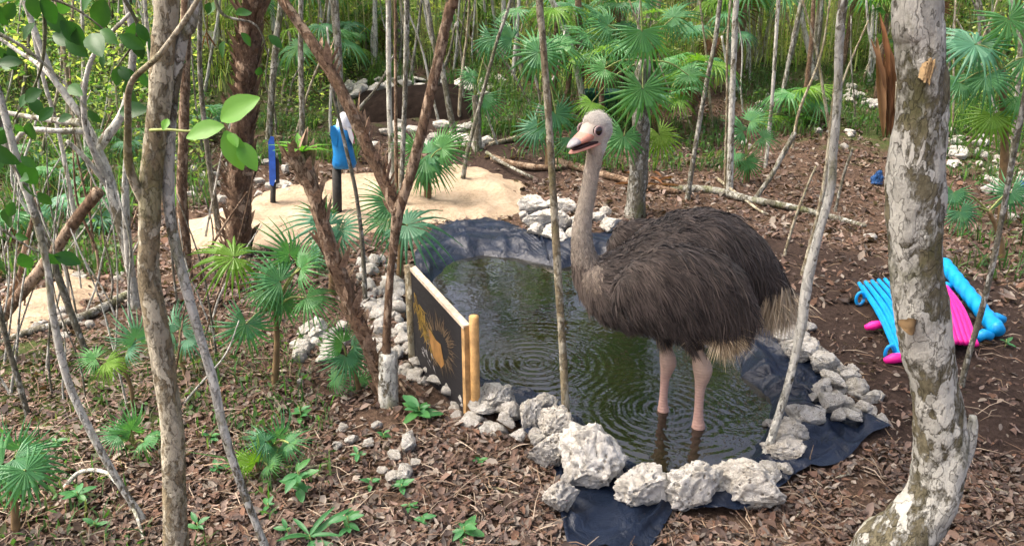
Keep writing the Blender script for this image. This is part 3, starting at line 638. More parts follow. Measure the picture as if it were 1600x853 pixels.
tree([(60,300,9),(50,345,10),(38,390,12),(30,430,12),(6,480,14)], 'bark_brown', 'dark crooked branch above the small sand patch', 'branch', top=False, cat='branch')
tree([(1242,208,13),(1224,240,13),(1205,275,12),(1180,312,13)], 'bark_grey', 'broken grey pole leaning on the slope behind the ostrich tail', 'stick', top=False, cat='stick')
tree([(470,30,13),(470,100,14),(472,180,14),(470,240,16)], 'bark_grey', 'grey trunk rising behind the broken leaning stump', 'tree', crown=.7)
tree([(440,-10,15),(432,60,16),(425,140,16),(420,220,17)], 'bark_grey', 'grey trunk between palm trunk and broken stump', 'tree', crown=.7)

def ground_branch(pts, wpx, mat, label, name='fallen_branch', lift=.03, seed=0):
    P = []; rd = []
    for i, (x, y) in enumerate(pts):
        p = G(x, y); rr_ = wpx * mpp(p) / 2 * (1 - .4 * i / len(pts)); P.append(np.array(p) + np.array([0, 0, rr_ * .5 + lift * math.sin(math.pi * i / (len(pts) - 1)) ** .5])); rd.append(rr_)
    b_ = P[0].copy(); PP = catmull(P, 7) - b_; rr2 = catmull([(r, 0, 0) for r in rd], 7)[:, 0].clip(.002)
    V, F = tube(PP, rr2, 9, .14, 6, seed); o = link(name, mesh_py(name, V, F, M[mat]), None, tuple(b_)); return tag(o, label, 'branch')
ground_branch([(868,256),(905,268),(955,283),(1010,296),(1060,303)], 14, 'bark_brown', 'dark fallen branch lying behind the ostrich neck')
ground_branch([(1048,298),(1110,303),(1170,318),(1225,328),(1290,342),(1352,356)], 13, 'bark_grey', 'long grey fallen branch lying behind the ostrich back')
ground_branch([(765,228),(800,222),(840,210),(862,204)], 8, 'bark_tan', 'pale dead branch on the slope behind the sand')
ground_branch([(770,250),(800,262),(850,268),(900,262)], 12, 'bark_brown', 'dark fallen branch at the back edge of the sand')
ground_branch([(760,240),(780,262),(815,280),(840,282)], 6, 'bark_grey', 'bent dead twig behind the sand', lift=.08)
ground_branch([(96,768),(130,760),(168,765),(190,785),(214,820),(226,846)], 7, 'bark_white', 'white curved dead branch on the litter near the curved stem foot', lift=.10)
ground_branch([(205,462),(160,490),(110,512),(50,525),(0,540)], 16, 'bark_grey', 'grey fallen limb along the small sand patch')
ground_branch([(430,726),(470,738),(505,735),(560,716)], 5, 'bark_tan', 'thin pale twig beside the small leafy plant')
ground_branch([(480,740),(500,752),(520,765)], 4, 'bark_tan', 'short pale twig end pointing at the litter')
ground_branch([(1120,280),(1180,330),(1200,336)], 5, 'bark_tan', 'pale stick leaning across the grey fallen branch')
ground_branch([(560,598),(610,590),(650,640),(700,655)], 5, 'bark_brown', 'thin brown twig at the foot of the forked trunk')
for (x, y) in [(380,640),(560,770),(760,760),(1450,700),(1540,760),(1250,800),(320,760),(690,800),(1330,740),(1130,830)]:
    a = random.uniform(0, 3.14); L = random.uniform(35, 80)
    ground_branch([(x, y), (x + L * .5 * math.cos(a), y + L * .2 * math.sin(a) + 5), (x + L * math.cos(a), y + L * .45 * math.sin(a))], 4, 'bark_tan', 'thin dead twig lying loose on the leaf litter', 'twig', .02)['group'] = 'loose twigs on the litter'

# ---------------------------------------------------------------- fan palms
def frond_mesh(seed, nl=26, span=150, droop=.22, fuse=.42, mat='palm_green'):
    r = random.Random(seed); V = []; F = []; dth = 2 * R(span) / (nl - 1)
    for i in range(nl):
        th = -R(span) + dth * i; L = (.72 + .28 * math.cos(th / 2) ** 2) * (r.uniform(.90, 1.06) if r.random() < .85 else r.uniform(.62, .9)); th2  = th + r.uniform(-.025, .025)
        dr = droop * r.uniform(.6, 1.7); tw = r.uniform(-.1, .1)
        rows = []
        for s, wf in ((.03, 1.0), (fuse, 1.0), (.62, .68), (.82, .38), (1.0, .02)):
            hw = min(s, fuse) * L * math.tan(dth / 2) * wf * 1.04; x, y = s * L, 0
            z = -dr * s ** 2.2 * L + .10 * math.sin(s * 3) * L; k = 1 if s <= fuse else 1.0
            row = []
            for e in (-1, 0, 1):
                yy = e * hw; zz = z + (.055 * s * L * (1 - s * .6) if e == 0 else 0) + e * tw * hw * 2 * s
                xx = x; row.append(Vector((xx * math.cos(th2) - yy * math.sin(th2), xx * math.sin(th2) + yy * math.cos(th2), zz - .10 * s * (1 - math.cos(th)) )))
            rows.append(row)
        n0 = len(V)
        for row in rows: V += row
        for j in range(4):
            for e in (0, 1): F.append((n0 + j*3 + e, n0 + j*3 + e + 1, n0 + j*3 + 4 + e, n0 + j*3 + 3 + e))
    return mesh_py('frond_shape', V, F, M[mat], False)
FR = {m: [frond_mesh(k * 7 + len(m), 22 + 2 * (k % 3), (120, 140, 155, 100)[k % 4], (.18, .32, .45, .25)[k % 4], .38 + .05 * (k % 2), m) for k in range(4)] for m in ('palm_green', 'palm_yellow', 'palm_blue', 'leaf_dry')}
CAMV = Vector((0, 0, CAMZ))
def frond(parent, hub, axis_v, nrm, size, mat, root=None):
    o3 = Vector(parent.location); x = axis_v.normalized(); z = (nrm - x * nrm.dot(x)).normalized(); y = z.cross(x)
    o = link('frond', random.choice(FR[mat]), parent); Mx = Matrix((x, y, z)).transposed().to_4x4()
    Mx.translation = hub - o3; o.matrix_basis = Mx @ Matrix.Diagonal((size, size, size, 1))
    if root is not None:
        mid = root.lerp(hub, .55) + Vector((0, 0, .12 * (hub - root).length)); P = catmull([root - o3, mid - o3, hub - o3], 5)
        V, F = tube(P, np.linspace(.011, .006, len(P)) * (.6 + size), 5, cap=False); pe = link('petiole', mesh_py('petiole', V, F, M['petiole']), o); pe.matrix_parent_inverse = o.matrix_basis.inverted()
    return o
def palm(base_px, fronds, label, top_px=None, stem_w=10, mat='palm_green', group=None, stem_mat='stem_brown', zoff=None):
    """fronds: (hub px, hub py, radius px, axis angle in the picture in degrees, [depth offset, material])"""
    b_ = G(*base_px); t = thing('fan_palm', b_, label, 'palm', group)
    top = at(top_px[0], top_px[1], b_.y) if top_px else b_ + Vector((0, 0, .10))
    sw = stem_w * mpp(b_) / 2; P = catmull([(0, 0, -.08), (top - b_) * .5 + Vector((.02, 0, 0)), top - b_], 8); V, F = tube(P, np.linspace(sw * 1.2, sw * .8, len(P)), 10, .2, 8, random.random() * 9)
    link('stem', mesh_py('stem', V, F, M[stem_mat]), t)
    for f in fronds:
        x, y, r, ang = f[:4]; dy = f[4] if len(f) > 4 else random.uniform(-.12, .05); mt = f[5] if len(f) > 5 else mat
        hub = at(x, y, b_.y + dy); s = r * mpp(hub) * 1.15
        ax = Vector((math.cos(R(ang)), -.25 + random.uniform(-.15, .15), math.sin(R(ang)))); view = (CAMV - hub).normalized()
        nr_ = view * .75 + Vector((random.uniform(-.3, .3), 0, .65)); frond(t, hub, ax, nr_, s, mt, top)
    return t
def auto_palm(base_px, label, n=9, stem=.5, size=.42, mat='palm_green', group=None, mats=None, seed=0):
    r = random.Random(seed); b_ = G(*base_px); t = thing('fan_palm', b_, label, 'palm', group); top = b_ + Vector((r.uniform(-.05, .05), 0, stem))
    P = catmull([(0, 0, -.08), (top - b_) * .5, top - b_], 5); V, F = tube(P, np.linspace(.045, .035, len(P)), 8, .2, 8, seed); link('stem', mesh_py('stem', V, F, M['bark_palm']), t)
    for k in range(n):
        a = 6.283 * k / n + r.uniform(-.3, .3); el = r.uniform(.1, 1.2); pl_ = r.uniform(.25, .55) * (size / .42)
        d = Vector((math.cos(a) * math.cos(el), math.sin(a) * math.cos(el), math.sin(el))); hub = top + d * pl_
        ax = Vector((d.x, d.y, d.z - r.uniform(.5, 1.1))); nr_ = Vector((d.x * .5, d.y * .5, .9)) + (CAMV - hub).normalized() * .2
        frond(t, hub, ax, nr_, size * r.uniform(.8, 1.2), r.choice(mats or [mat]), top)
    for k in range(r.choice([0, 1, 1, 2])):                            # dead frond hanging against the stem
        a = r.uniform(0, 6.28); hub = top + Vector((math.cos(a) * .14, math.sin(a) * .14, -.05)); frond(t, hub, Vector((math.cos(a) * .3, math.sin(a) * .3, -1)), Vector((math.cos(a), math.sin(a), .2)), size * .8, 'leaf_dry', top)
    return t
palm((992,338), [(1003,48,66,-90,-.15),(1004,138,64,-92,-.2),(1076,118,38,-30),(945,108,42,200),(1000,-10,50,80),(1052,28,44,20),(950,40,46,160),(975,212,46,-100,-.1),(1030,210,40,-60,.1,'palm_yellow'),(925,160,36,-130,.1,'palm_yellow')],
     'tall fan palm with a grey trunk directly behind the ostrich neck', (1004,95), 28, stem_mat='bark_grey')
palm((858,262), [(842,82,62,-110,-.1),(800,62,44,150),(872,70,52,-20),(868,178,46,-70),(840,200,40,-120,0,'palm_blue'),(890,215,36,-50)], 'fan palm leaning behind the tan sapling near the slope', (855,120), 12)
palm((745,236), [(755,150,40,-85),(738,120,28,160),(768,60,40,-95)], 'small drooping fan palm in front of the loose rock wall', (742,150), 12, stem_mat='bark_grey')
palm((667,322), [(672,240,56,10),(664,250,52,-50),(650,232,40,150),(690,232,46,35),(660,262,42,-110)], 'dark green fan palm on a short stem at the sand edge', (665,262), 11)
palm((622,440), [(636,352,70,-12,-.25,'palm_blue'),(612,318,52,155),(606,345,46,-150,.1)], 'blue green fan palm growing through the fork beside the liner', (622,345), 9)
palm((515,460), [(512,352,62,170,.0,'palm_blue'),(530,360,46,20,.1,'palm_blue'),(505,335,40,110,.1)], 'blue green fan palm behind the leaning stump', (516,365), 9)
palm((425,602), [(366,402,64,178,-.1,'palm_yellow'),(438,440,60,150),(452,398,58,110),(470,420,54,40),(478,465,52,-20),(440,470,48,-100),(385,505,52,-105,-.15),(415,455,44,200),(490,400,40,60,.2,'palm_blue')],
     'tall leafy fan palm cluster between white banded stem and leaning stump', (430,480), 9, stem_mat='stem_brown')
palm((560,612), [(541,556,48,-75,-.05),(535,535,40,120),(552,540,36,50),(560,600,38,-40),(525,590,34,-120)], 'light green fan palm at the foot of the leaning stump', (545,575), 7)
palm((430,722), [(433,684,40,90),(415,690,36,160),(452,692,36,20),(436,700,34,-80)], 'small star shaped fan palm low in the litter', None, 6)
palm((398,745), [(400,722,36,100,-.05,'palm_yellow'),(385,720,30,170,-.05,'palm_yellow'),(418,726,30,10)], 'small yellowish fan palm seedling low in the litter', None, 6)
palm((18,835), [(22,716,72,-25,-.1),(5,725,66,-130,-.1),(30,700,50,60,.05),(-20,720,60,180),(40,735,58,-60,-.15)], 'big dark fan palm beyond the white curved dead branch', (15,760), 12)
palm((285,590), [(282,512,40,70,0,'palm_blue'),(270,520,34,150,0,'palm_blue'),(292,530,34,-10,0,'palm_blue')], 'blue green fan palm between the tan trunk and banded stem', None, 6)
palm((205,640), [(212,528,40,100,0,'palm_blue'),(165,566,40,-20,-.05,'palm_yellow'),(200,545,36,30,0,'palm_blue'),(150,560,34,170,-.05)], 'mixed fan palm seedling beside the curved white stem', (195,580), 6)
palm((215,720), [(205,672,38,100),(185,680,34,170),(225,690,30,10)], 'faint fan palm seedling between curved white stem and tan trunk', None, 6)
palm((1568,352), [(1524,70,70,190,-.2,'palm_blue'),(1552,180,56,-90,0,'palm_yellow'),(1530,70,50,-80),(1576,30,60,-60),(1600,90,60,-30),(1540,120,56,-120),(1500,130,44,200),(1590,150,50,-60)], 'large fan palm cluster on the rocky bank behind the thin grey sapling', (1565,110), 12)
palm((1165,286), [(1172,190,38,30),(1160,205,34,150),(1165,250,34,-60),(1150,240,28,-130),(1190,215,30,-10)], 'low fan palm on the slope behind the ostrich back', (1166,245), 10)
palm((1395,70), [(1375,40,54,-100,-.1,'palm_yellow'),(1360,10,50,160,0,'palm_yellow'),(1400,0,50,60)], 'yellow green fan palm peeking past the thick trunk top', (1388,20), 14)
palm((1572,410), [(1500,330,40,-60),(1490,300,40,-100),(1580,300,44,-80)], 'low drooping fan palm on the rocky bank', (1545,330), 8)
r_ = random.Random(9)
for k in range(46):
    x = r_.uniform(-80, 1680); y = r_.uniform(48, 120) if k < 34 else r_.uniform(110, 170)
    if 540 < x < 800 and y > 85: y = 70
    auto_palm((x, y), 'distant fan palm in the bright thicket beyond the clearing', r_.randint(7, 10), r_.uniform(.2, 1.5), r_.uniform(.4, .6), group='distant fan palms in the thicket', mats=['palm_green', 'palm_yellow', 'palm_yellow', 'palm_green'], seed=k)
for k, (x, y, st) in enumerate([(940,205,.9),(1040,215,.5),(1085,200,.7),(1000,160,1.0),(885,170,.8),(1230,195,.1),(960,150,1.4),(1110,150,.9)]):
    auto_palm((x, y), 'fan palm in the clump around the grey palm trunk', 8, st, .40, group='fan palms behind the ostrich', mats=['palm_green', 'palm_yellow', 'palm_green'], seed=100 + k)
for k, (x, y) in enumerate([(110,300),(40,260),(190,250),(330,215),(20,380),(150,360)]):
    auto_palm((x, y), 'small fan palm in the green thicket behind branching white trunk', 7, .15, .28, group='small palms behind the branching trunk', mats=['palm_green', 'palm_blue'], seed=200 + k)

# thin background saplings: individuals
r_ = random.Random(21)
for k in range(235):
    x = r_.uniform(-60, 1660); y = r_.uniform(30, 135)
    if k > 205: x = r_.uniform(-40, 330); y = r_.uniform(130, 300)
    ww = r_.choice([5, 6, 8, 9, 11, 14]); lean = r_.uniform(-22, 22)
    tree([(x + lean * 1.6, y - 160, ww * .8), (x + lean, y - 90, ww * .9), (x + lean * .4 + r_.uniform(-4, 4), y - 40, ww), (x, y, ww * 1.1)], r_.choice(['bark_white', 'bark_white', 'bark_grey', 'bark_tan']),
         'thin pale sapling stem in the thicket beyond the clearing', 'sapling', 'thin saplings in the background thicket', segs=6, amp=.05, sub=4, crown=.7 if k % 5 == 1 else 0, H=r_.uniform(4.6, 5.6))

r_ = random.Random(44)
for k in range(52):
    x = r_.uniform(-30, 340); y = r_.uniform(330, 640); h_ = r_.uniform(120, 330); ww = r_.uniform(4, 8); ln = r_.uniform(-90, 90)
    tree([(x + ln, y - h_, ww * .5), (x + ln * .6 + r_.uniform(-14, 14), y - h_ * .6, ww * .8), (x + ln * .2 + r_.uniform(-8, 8), y - h_ * .25, ww), (x, y, ww * 1.2)], r_.choice(['bark_grey', 'bark_white', 'bark_white', 'bark_brown']),
         'thin bare stem in the tangle around the white leaning trunks', 'bare_stem', 'bare stems tangled round the white trunks', top=False, segs=6, amp=.08, sub=5, cat='stem')
for k in range(64):
    x = r_.uniform(400, 1600); y = r_.uniform(95, 235); h_ = r_.uniform(90, 240); ww = r_.uniform(4, 9); ln = r_.uniform(-85, 85)
    if 880 < x < 1000: continue
    tree([(x + ln, y - h_, ww * .6), (x + ln * .6 + r_.uniform(-10, 10), y - h_ * .6, ww * .8), (x + ln * .2, y - h_ * .25, ww), (x, y, ww * 1.2)], r_.choice(['bark_grey', 'bark_white', 'bark_tan']),
         'thin bare stem standing on the slope behind the clearing', 'bare_stem', 'bare stems on the slope', top=False, segs=6, amp=.08, sub=5, cat='stem')

# ---------------------------------------------------------------- undergrowth, litter
def blades(B, L, W, lean, col, seed, curve=.5):
    """upright grass-like blades: 5 verts, 3 tris"""
    g = np.random.default_rng(seed); N = len(B); a = g.uniform(0, 6.283, N); d = np.stack([np.cos(a), np.sin(a), np.zeros(N)], 1); s = np.stack([-np.sin(a), np.cos(a), np.zeros(N)], 1)
    tilt = g.normal(0, lean, N)[:, None]; up = np.array([[0, 0, 1.0]]); L = L[:, None]; W = W[:, None]
    m = B + up * L * .55 + d * tilt * L * .4; tip = B + up * L * (1 - .25 * np.abs(tilt)) + d * tilt * L * (1 + curve)
    V = np.stack([B - s * W * .35, B + s * W * .35, m - s * W * .5, m + s * W * .5, tip], 1).reshape(-1, 3); b_ = np.arange(N)[:, None] * 5
    F = np.concatenate([b_ + [[0, 1, 3]], b_ + [[0, 3, 2]], b_ + [[2, 3, 4]]]); return V, F, np.repeat(col, 5, 0)
def pal(cols, N, g): return np.array(cols)[g.integers(0, len(cols), N)] * g.uniform(.65, 1.3, (N, 1))
BR = [[.34,.42,.12],[.24,.36,.09],[.42,.47,.18],[.18,.29,.08],[.30,.38,.16],[.12,.25,.07],[.50,.55,.22],[.42,.46,.24]]  # thicket leaf tones raised: sunlit brightness is put into the colour
DK = [[.05,.13,.03],[.07,.16,.045],[.035,.09,.025],[.09,.15,.05],[.10,.12,.06]]
g = np.random.default_rng(3)
Vs, Fs, Cs, off = [], [], [], 0
def acc(V, F, c):
    global off
    Vs.append(V); Fs.append(F + off); Cs.append(c); off += len(V)
def pond_mask(P, m=1.25):
    d = P[:, :2] - PC; return np.hypot(d[:, 0], d[:, 1]) > m * rl(np.arctan2(d[:, 1], d[:, 0]))
N = 10000; px = g.uniform(-250, 1850, N); py = -40 + 190 * g.uniform(0, 1, N) ** 1.25
k = ~((px > 540) & (px < 800) & (py > 112)) & ~((px > 1130) & (px < 1400) & (py > 115)); px, py = px[k], py[k]
B = ground_np(px, py); N = len(B); acc(*blades(B, g.uniform(.2, 1.0, N) * (1 - .45 * (py > 90)), g.uniform(.012, .035, N), .28, pal(BR, N, g), 1))
N = 105000; px = g.uniform(-250, 1850, N); py = -45 + 165 * g.uniform(0, 1, N); k = ~((px > 540) & (px < 800) & (py > 100)) & ~((px > 1130) & (px < 1400) & (py > 105)); px, py = px[k], py[k]
B = ground_np(px, py); N = len(B); B[:, 2] += g.uniform(0, 1, N) ** 1.3 * np.where(py < 60, 3.0, 1.1); V, F = leaf_cards(N, B, .095, .42, .4, 2); acc(V, F, np.repeat(pal(BR, N, g), 4, 0))
N = 8500; px = g.uniform(-250, 1850, N); py = g.uniform(-30, 110, N); k = ~((px > 540) & (px < 800) & (py > 100)); B = ground_np(px[k], py[k]); N = len(B)
acc(*blades(B, g.uniform(1.0, 3.2, N), g.uniform(.010, .024, N), .10, pal([[.34,.36,.22],[.42,.40,.32],[.22,.30,.10],[.20,.18,.12]], N, g), 9, .1))
B2 = B[::3] + g.normal(0, .4, (len(B[::3]), 3)) * [[1, 1, 0]]; B2[:, 2] = gz(B2[:, 0], B2[:, 1]) + g.uniform(0, .8, len(B2)); N = len(B2); acc(*blades(B2, g.uniform(.5, 1.8, N), g.uniform(.008, .018, N), .9, pal([[.36,.34,.27],[.24,.20,.15],[.15,.12,.08]], N, g), 11, .3))
tag(link('thicket_undergrowth', mesh_np('thicket_undergrowth', np.concatenate(Vs), np.concatenate(Fs), M['foliage_vcol'], np.concatenate(Cs), False)), 'bright yellow green undergrowth beyond the clearing', 'undergrowth', None, 'stuff')
Vs, Fs, Cs, off = [], [], [], 0
zones = [(-200,330,100,330,5200,.38),(-200,210,330,440,1700,.25),(1480,1800,110,215,4500,.5),(1480,1800,215,300,1100,.22),(1480,1800,320,440,700,.2),(-150,430,560,880,700,.10),(300,520,520,760,450,.13),(1130,1400,110,215,2600,.25),(400,560,190,260,1500,.25),(860,1130,190,270,1800,.2),(700,860,190,250,400,.2),(740,1010,100,215,5000,.35),(540,760,100,135,1500,.3)]
for zi, (xa, xb, ya, yb, N, hh_) in enumerate(zones):
    px = g.uniform(xa, xb, N); py = g.uniform(ya, yb, N); B = ground_np(px, py); B = B[pond_mask(B)]
    for sp_ in SANDP: B = B[~inpoly(B[:, :2], sp_)]
    kk = np.array([noise.noise(Vector((b_[0] * 1.6, b_[1] * 1.6, 7))) for b_ in B]) > -.12; B = B[kk]; N = len(B)
    acc(*blades(B, g.uniform(.3, 1.2, N) * hh_, g.uniform(.004, .013, N) * (1 if ya > 500 else 1.6), .5, pal(DK if zi != 2 else DK[:2] + BR[3:4], N, g), 20 + zi))
    B2 = B[: N // 2].copy(); B2[:, 2] += g.uniform(.02, hh_, len(B2)); V, F = leaf_cards(len(B2), B2, .05 if ya > 500 else .08, .42, .6, 40 + zi); acc(V, F, np.repeat(pal(DK, len(B2), g), 4, 0))
for (xa, xb, ya, yb, N, hm) in [(-200,330,70,300,27000,1.9),(1490,1800,80,200,8000,1.2),(420,560,100,200,2500,.8)]:
    px = g.uniform(xa, xb, N); py = g.uniform(ya, yb, N); B = ground_np(px, py); B[:, 2] += hm * g.random(N) ** 1.4
    kk = np.array([noise.noise(Vector((b_[0] * 1.3, b_[1] * 1.3, b_[2] * 1.6))) for b_ in B]) > -.05; B = B[kk]; V, F = leaf_cards(len(B), B, .085, .4, .4, int(xa) + 300); acc(V, F, np.repeat(pal(DK + BR[:4], len(B), g), 4, 0))
tag(link('weeds', mesh_np('weeds', np.concatenate(Vs), np.concatenate(Fs), M['foliage_vcol'], np.concatenate(Cs), False)), 'low green weeds scattered over the forest floor', 'weeds', None, 'stuff')

def litter(B, size, seed, cols):
    g = np.random.default_rng(seed); N = len(B); a = g.uniform(0, 6.283, N); L = size * g.uniform(.55, 1.35, N); L = L * g.choice([.6, .8, 1.0, 1.0, 1.25, 1.6], N); Wd = L * g.uniform(.30, .68, N)
    T = np.array([(0, 0), (.3, -.42), (.3, 0), (.3, .42), (.7, -.38), (.7, 0), (.7, .38), (1, 0)]); x = (T[:, 0] - .5)[None] * L[:, None]; y = T[:, 1][None] * 2 * Wd[:, None] * .5
    curl = g.uniform(-.6, 2.0, N)[:, None]; bend = g.uniform(-.9, 1.2, N)[:, None]
    z = curl * (y / L[:, None]) ** 2 * L[:, None] * 2.4 + bend * (x / L[:, None]) ** 2 * L[:, None] + g.normal(0, .04, (N, 8)) * L[:, None]
    tx, ty = g.normal(0, .38, N)[:, None], g.normal(0, .38, N)[:, None]; z = z + x * tx + y * ty
    ca, sa = np.cos(a)[:, None], np.sin(a)[:, None]; X_ = B[:, 0:1] + x * ca - y * sa; Y_ = B[:, 1:2] + x * sa + y * ca
    Z_ = B[:, 2:3] + z + g.uniform(.002, .03, N)[:, None]
    V = np.stack([X_, Y_, Z_], -1).reshape(-1, 3); b_ = np.arange(N)[:, None] * 8
    F = np.concatenate([b_ + [q] for q in ([0,1,2],[0,2,3],[1,4,5],[1,5,2],[2,5,6],[2,6,3],[4,7,5],[5,7,6])])
    return V, F, np.repeat(pal(cols, N, g) * [[.93, 1.03, 1.12]], 8, 0)
LC = [[.21,.14,.105],[.16,.098,.07],[.12,.068,.046],[.095,.055,.04],[.15,.088,.060],[.11,.058,.038],[.08,.050,.038],[.20,.145,.105],[.125,.095,.075],[.145,.072,.042],[.24,.185,.14],[.055,.036,.028],[.10,.06,.04]]
def litter_pts(N, ya, yb, soil_keep):
    px = g.uniform(-350, 1950, N); py = g.uniform(ya, yb, N); B = ground_np(px, py); B = B[pond_mask(B, 1.0) | (g.random(N) < .012)]
    d = B[:, :2] - PC; B = B[np.hypot(d[:, 0], d[:, 1]) > 1.12 * rw(np.arctan2(d[:, 1], d[:, 0]))]
    nm = np.array([noise.noise(Vector((b_[0] * 2.6, b_[1] * 2.6, 3))) for b_ in B]); B = B[(nm > -.28) | (g.random(len(B)) < .3)]
    f = blob(B[:, 0], B[:, 1], SOIL); B = B[(f < .55) | (g.random(len(B)) < soil_keep)]
    for sp_ in SANDP: B = B[~inpoly(B[:, :2], sp_) | (g.random(len(B)) < .13)]
    return B
Vs, Fs, Cs, off = [], [], [], 0
acc(*litter(litter_pts(84000, 470, 1080, .22), .036, 5, LC)); acc(*litter(litter_pts(64000, 110, 480, .25), .056, 6, LC))
tag(link('leaf_litter', mesh_np('leaf_litter', np.concatenate(Vs), np.concatenate(Fs), M['litter'], np.concatenate(Cs), False)), 'dry curled brown leaves covering the forest floor', 'leaf litter', None, 'stuff')
Vs, Fs, Cs, off = [], [], [], 0
B = np.concatenate([litter_pts(5200, 480, 1000, .3), litter_pts(4200, 200, 480, .3)]); N = len(B); a = g.uniform(0, 6.283, N); L = g.uniform(.05, .22, N)
d = np.stack([np.cos(a), np.sin(a), g.normal(.05, .15, N)], 1); s = np.stack([-np.sin(a), np.cos(a), np.zeros(N)], 1); W_ = g.uniform(.0012, .003, N)[:, None]; B[:, 2] += .015
m = B + d * L[:, None] * .5 + s * g.normal(0, .015, N)[:, None] + [[0, 0, .012]]; e = B + d * L[:, None]; up = np.array([[0, 0, 1.0]])
V = np.stack([B - s * W_, B + s * W_, m - s * W_, m + s * W_, e - s * W_ * .4, e + s * W_ * .4, m + up * W_ * 2], 1).reshape(-1, 3); b_ = np.arange(N)[:, None] * 7
F = np.concatenate([b_ + [q] for q in ([0,1,6],[0,6,2],[1,3,6],[2,6,4],[6,5,4],[6,3,5])])
tag(link('twig_litter', mesh_np('twig_litter', V, F, M['litter'], np.repeat(pal([[.30,.24,.18],[.2,.14,.09],[.14,.09,.06]], N, g), 7, 0), False)), 'fine dead twigs strewn among the leaf litter', 'twig litter', None, 'stuff')

# ---------------------------------------------------------------- broad leaves, small plants
def leaf_mesh(name, mat, asp=.5, fold=.12, droop=.25, nL=6, lobes=0):
    V = []; F = []
    for i in range(nL + 1):
        s = i / nL; hw = asp * .5 * math.sin(math.pi * min(1, s * .96 + .02)) ** .75 * (1 if s < .5 else 1 - .25 * (s - .5))
        for e in (-1, -.5, 0, .5, 1): V.append((s, e * hw, -droop * s * s + fold * abs(e) * hw * 2 + .015 * math.sin(s * 20) * abs(e)))
    for i in range(nL):
        for e in range(4): F.append((i*5+e, i*5+e+1, i*5+6+e, i*5+5+e))
    return mesh_py(name, V, F, M[mat])
LFB = leaf_mesh('leaf', 'leaf_bright', .58); LFD = leaf_mesh('leaf', 'leaf_dark', .62); LFM = leaf_mesh('leaf', 'leaf_mid', .42); LFS = leaf_mesh('leaf', 'leaf_mid', .16, .2, .45); LFG = leaf_mesh('leaf', 'leaf_bright', .2, .25, .5)
def put_leaf(parent, p, d, nrm, size, mesh, name='leaf'):
    x = Vector(d).normalized(); nrm = Vector(nrm); z = (nrm - x * nrm.dot(x)).normalized(); y = z.cross(x); o = link(name, mesh, parent); Mx = Matrix((x, y, z)).transposed().to_4x4()
    Mx.translation = Vector(p) - Vector(parent.location); o.matrix_basis = Mx @ Matrix.Diagonal((size, size, size, 1)); return o
# bright leaf sprig crossing in front of the palm trunk
Ys = at(250, 205, G(277, 885).y - .05).y; b_ = at(235, 204, Ys); t = thing('leafy_sprig', b_, 'bright green twig with large oval leaves beside the tan trunk', 'sprig')
P = catmull([at(235,204,Ys) - b_, at(262,203,Ys-.06) - b_, at(300,205,Ys-.1) - b_, at(350,198,Ys-.12) - b_], 6); V, F = tube(P, np.linspace(.006,.003,len(P)), 6); link('twig', mesh_py('twig', V, F, M['petiole']), t)
for (x, y, x2, y2, sz) in [(345,188,392,150,1),(350,197,288,208,1.05),(352,205,378,262,1),(372,222,400,262,.95),(358,208,370,225,.8),(262,186,255,200,.7)]:
    p = at(x, y, Ys - .12); q = at(x2, y2, Ys - .16); put_leaf(t, p, q - p, (CAMV - p).normalized() + Vector((random.uniform(-.5, .5), 0, .8)), (q - p).length, LFB)
# dark overhanging branches at the upper left
r_ = random.Random(31)
def over_branch(pts, nleaf, label, spread=.16, mesh=LFD, size=.09, Y=2.75):
    P = [np.array(at(x, y, Y + i * .03)) for i, (x, y) in enumerate(pts)]; b_ = Vector(P[0]); t = thing('leafy_branch', b_, label, 'branch'); PP = catmull(P, 8)
    V, F = tube(PP - P[0], np.linspace(.010, .003, len(PP)), 7, .15, 9); link('branch', mesh_py('branch', V, F, M['bark_grey']), t)
    for k in range(nleaf):
        p = Vector(PP[r_.randrange(3, len(PP))]); d = Vector((r_.uniform(-1, 1), r_.uniform(-.5, .5), r_.uniform(-1.3, .2))); st = p + d.normalized() * r_.uniform(0, spread)
        put_leaf(t, st, d, Vector((r_.uniform(-.6, .6), -.7, r_.uniform(.1, 1))), size * r_.uniform(.6, 1.3), mesh)
over_branch([(-160,-80),(-60,20),(30,70),(90,120),(150,185)], 20, 'dark leafy branch arching before the green thicket and white branches')
over_branch([(-140,-90),(20,-20),(110,10),(180,60)], 18, 'long dark leafy branch spreading above the white branches', Y=2.9)
over_branch([(-160,150),(-60,190),(0,230),(40,290)], 14, 'dark leafy branch drooping over the thick broken branch', Y=2.7)
over_branch([(160,-90),(190,-10),(215,50),(180,110)], 14, 'leafy branch hanging beside the top of the tan trunk', Y=3.0, size=.10)
over_branch([(60,-80),(70,40),(60,120),(20,190)], 12, 'thin leafy branch hanging before the branching white trunk', Y=3.1, size=.10)
over_branch([(-150,260),(-40,330),(20,370),(60,395)], 8, 'dark leafy branch low above the small sand patch', Y=3.0, size=.09)
over_branch([(330,-50),(345,20),(400,40),(420,90)], 7, 'leafy branch crossing the top of the palm trunk', Y=4.0, size=.10)
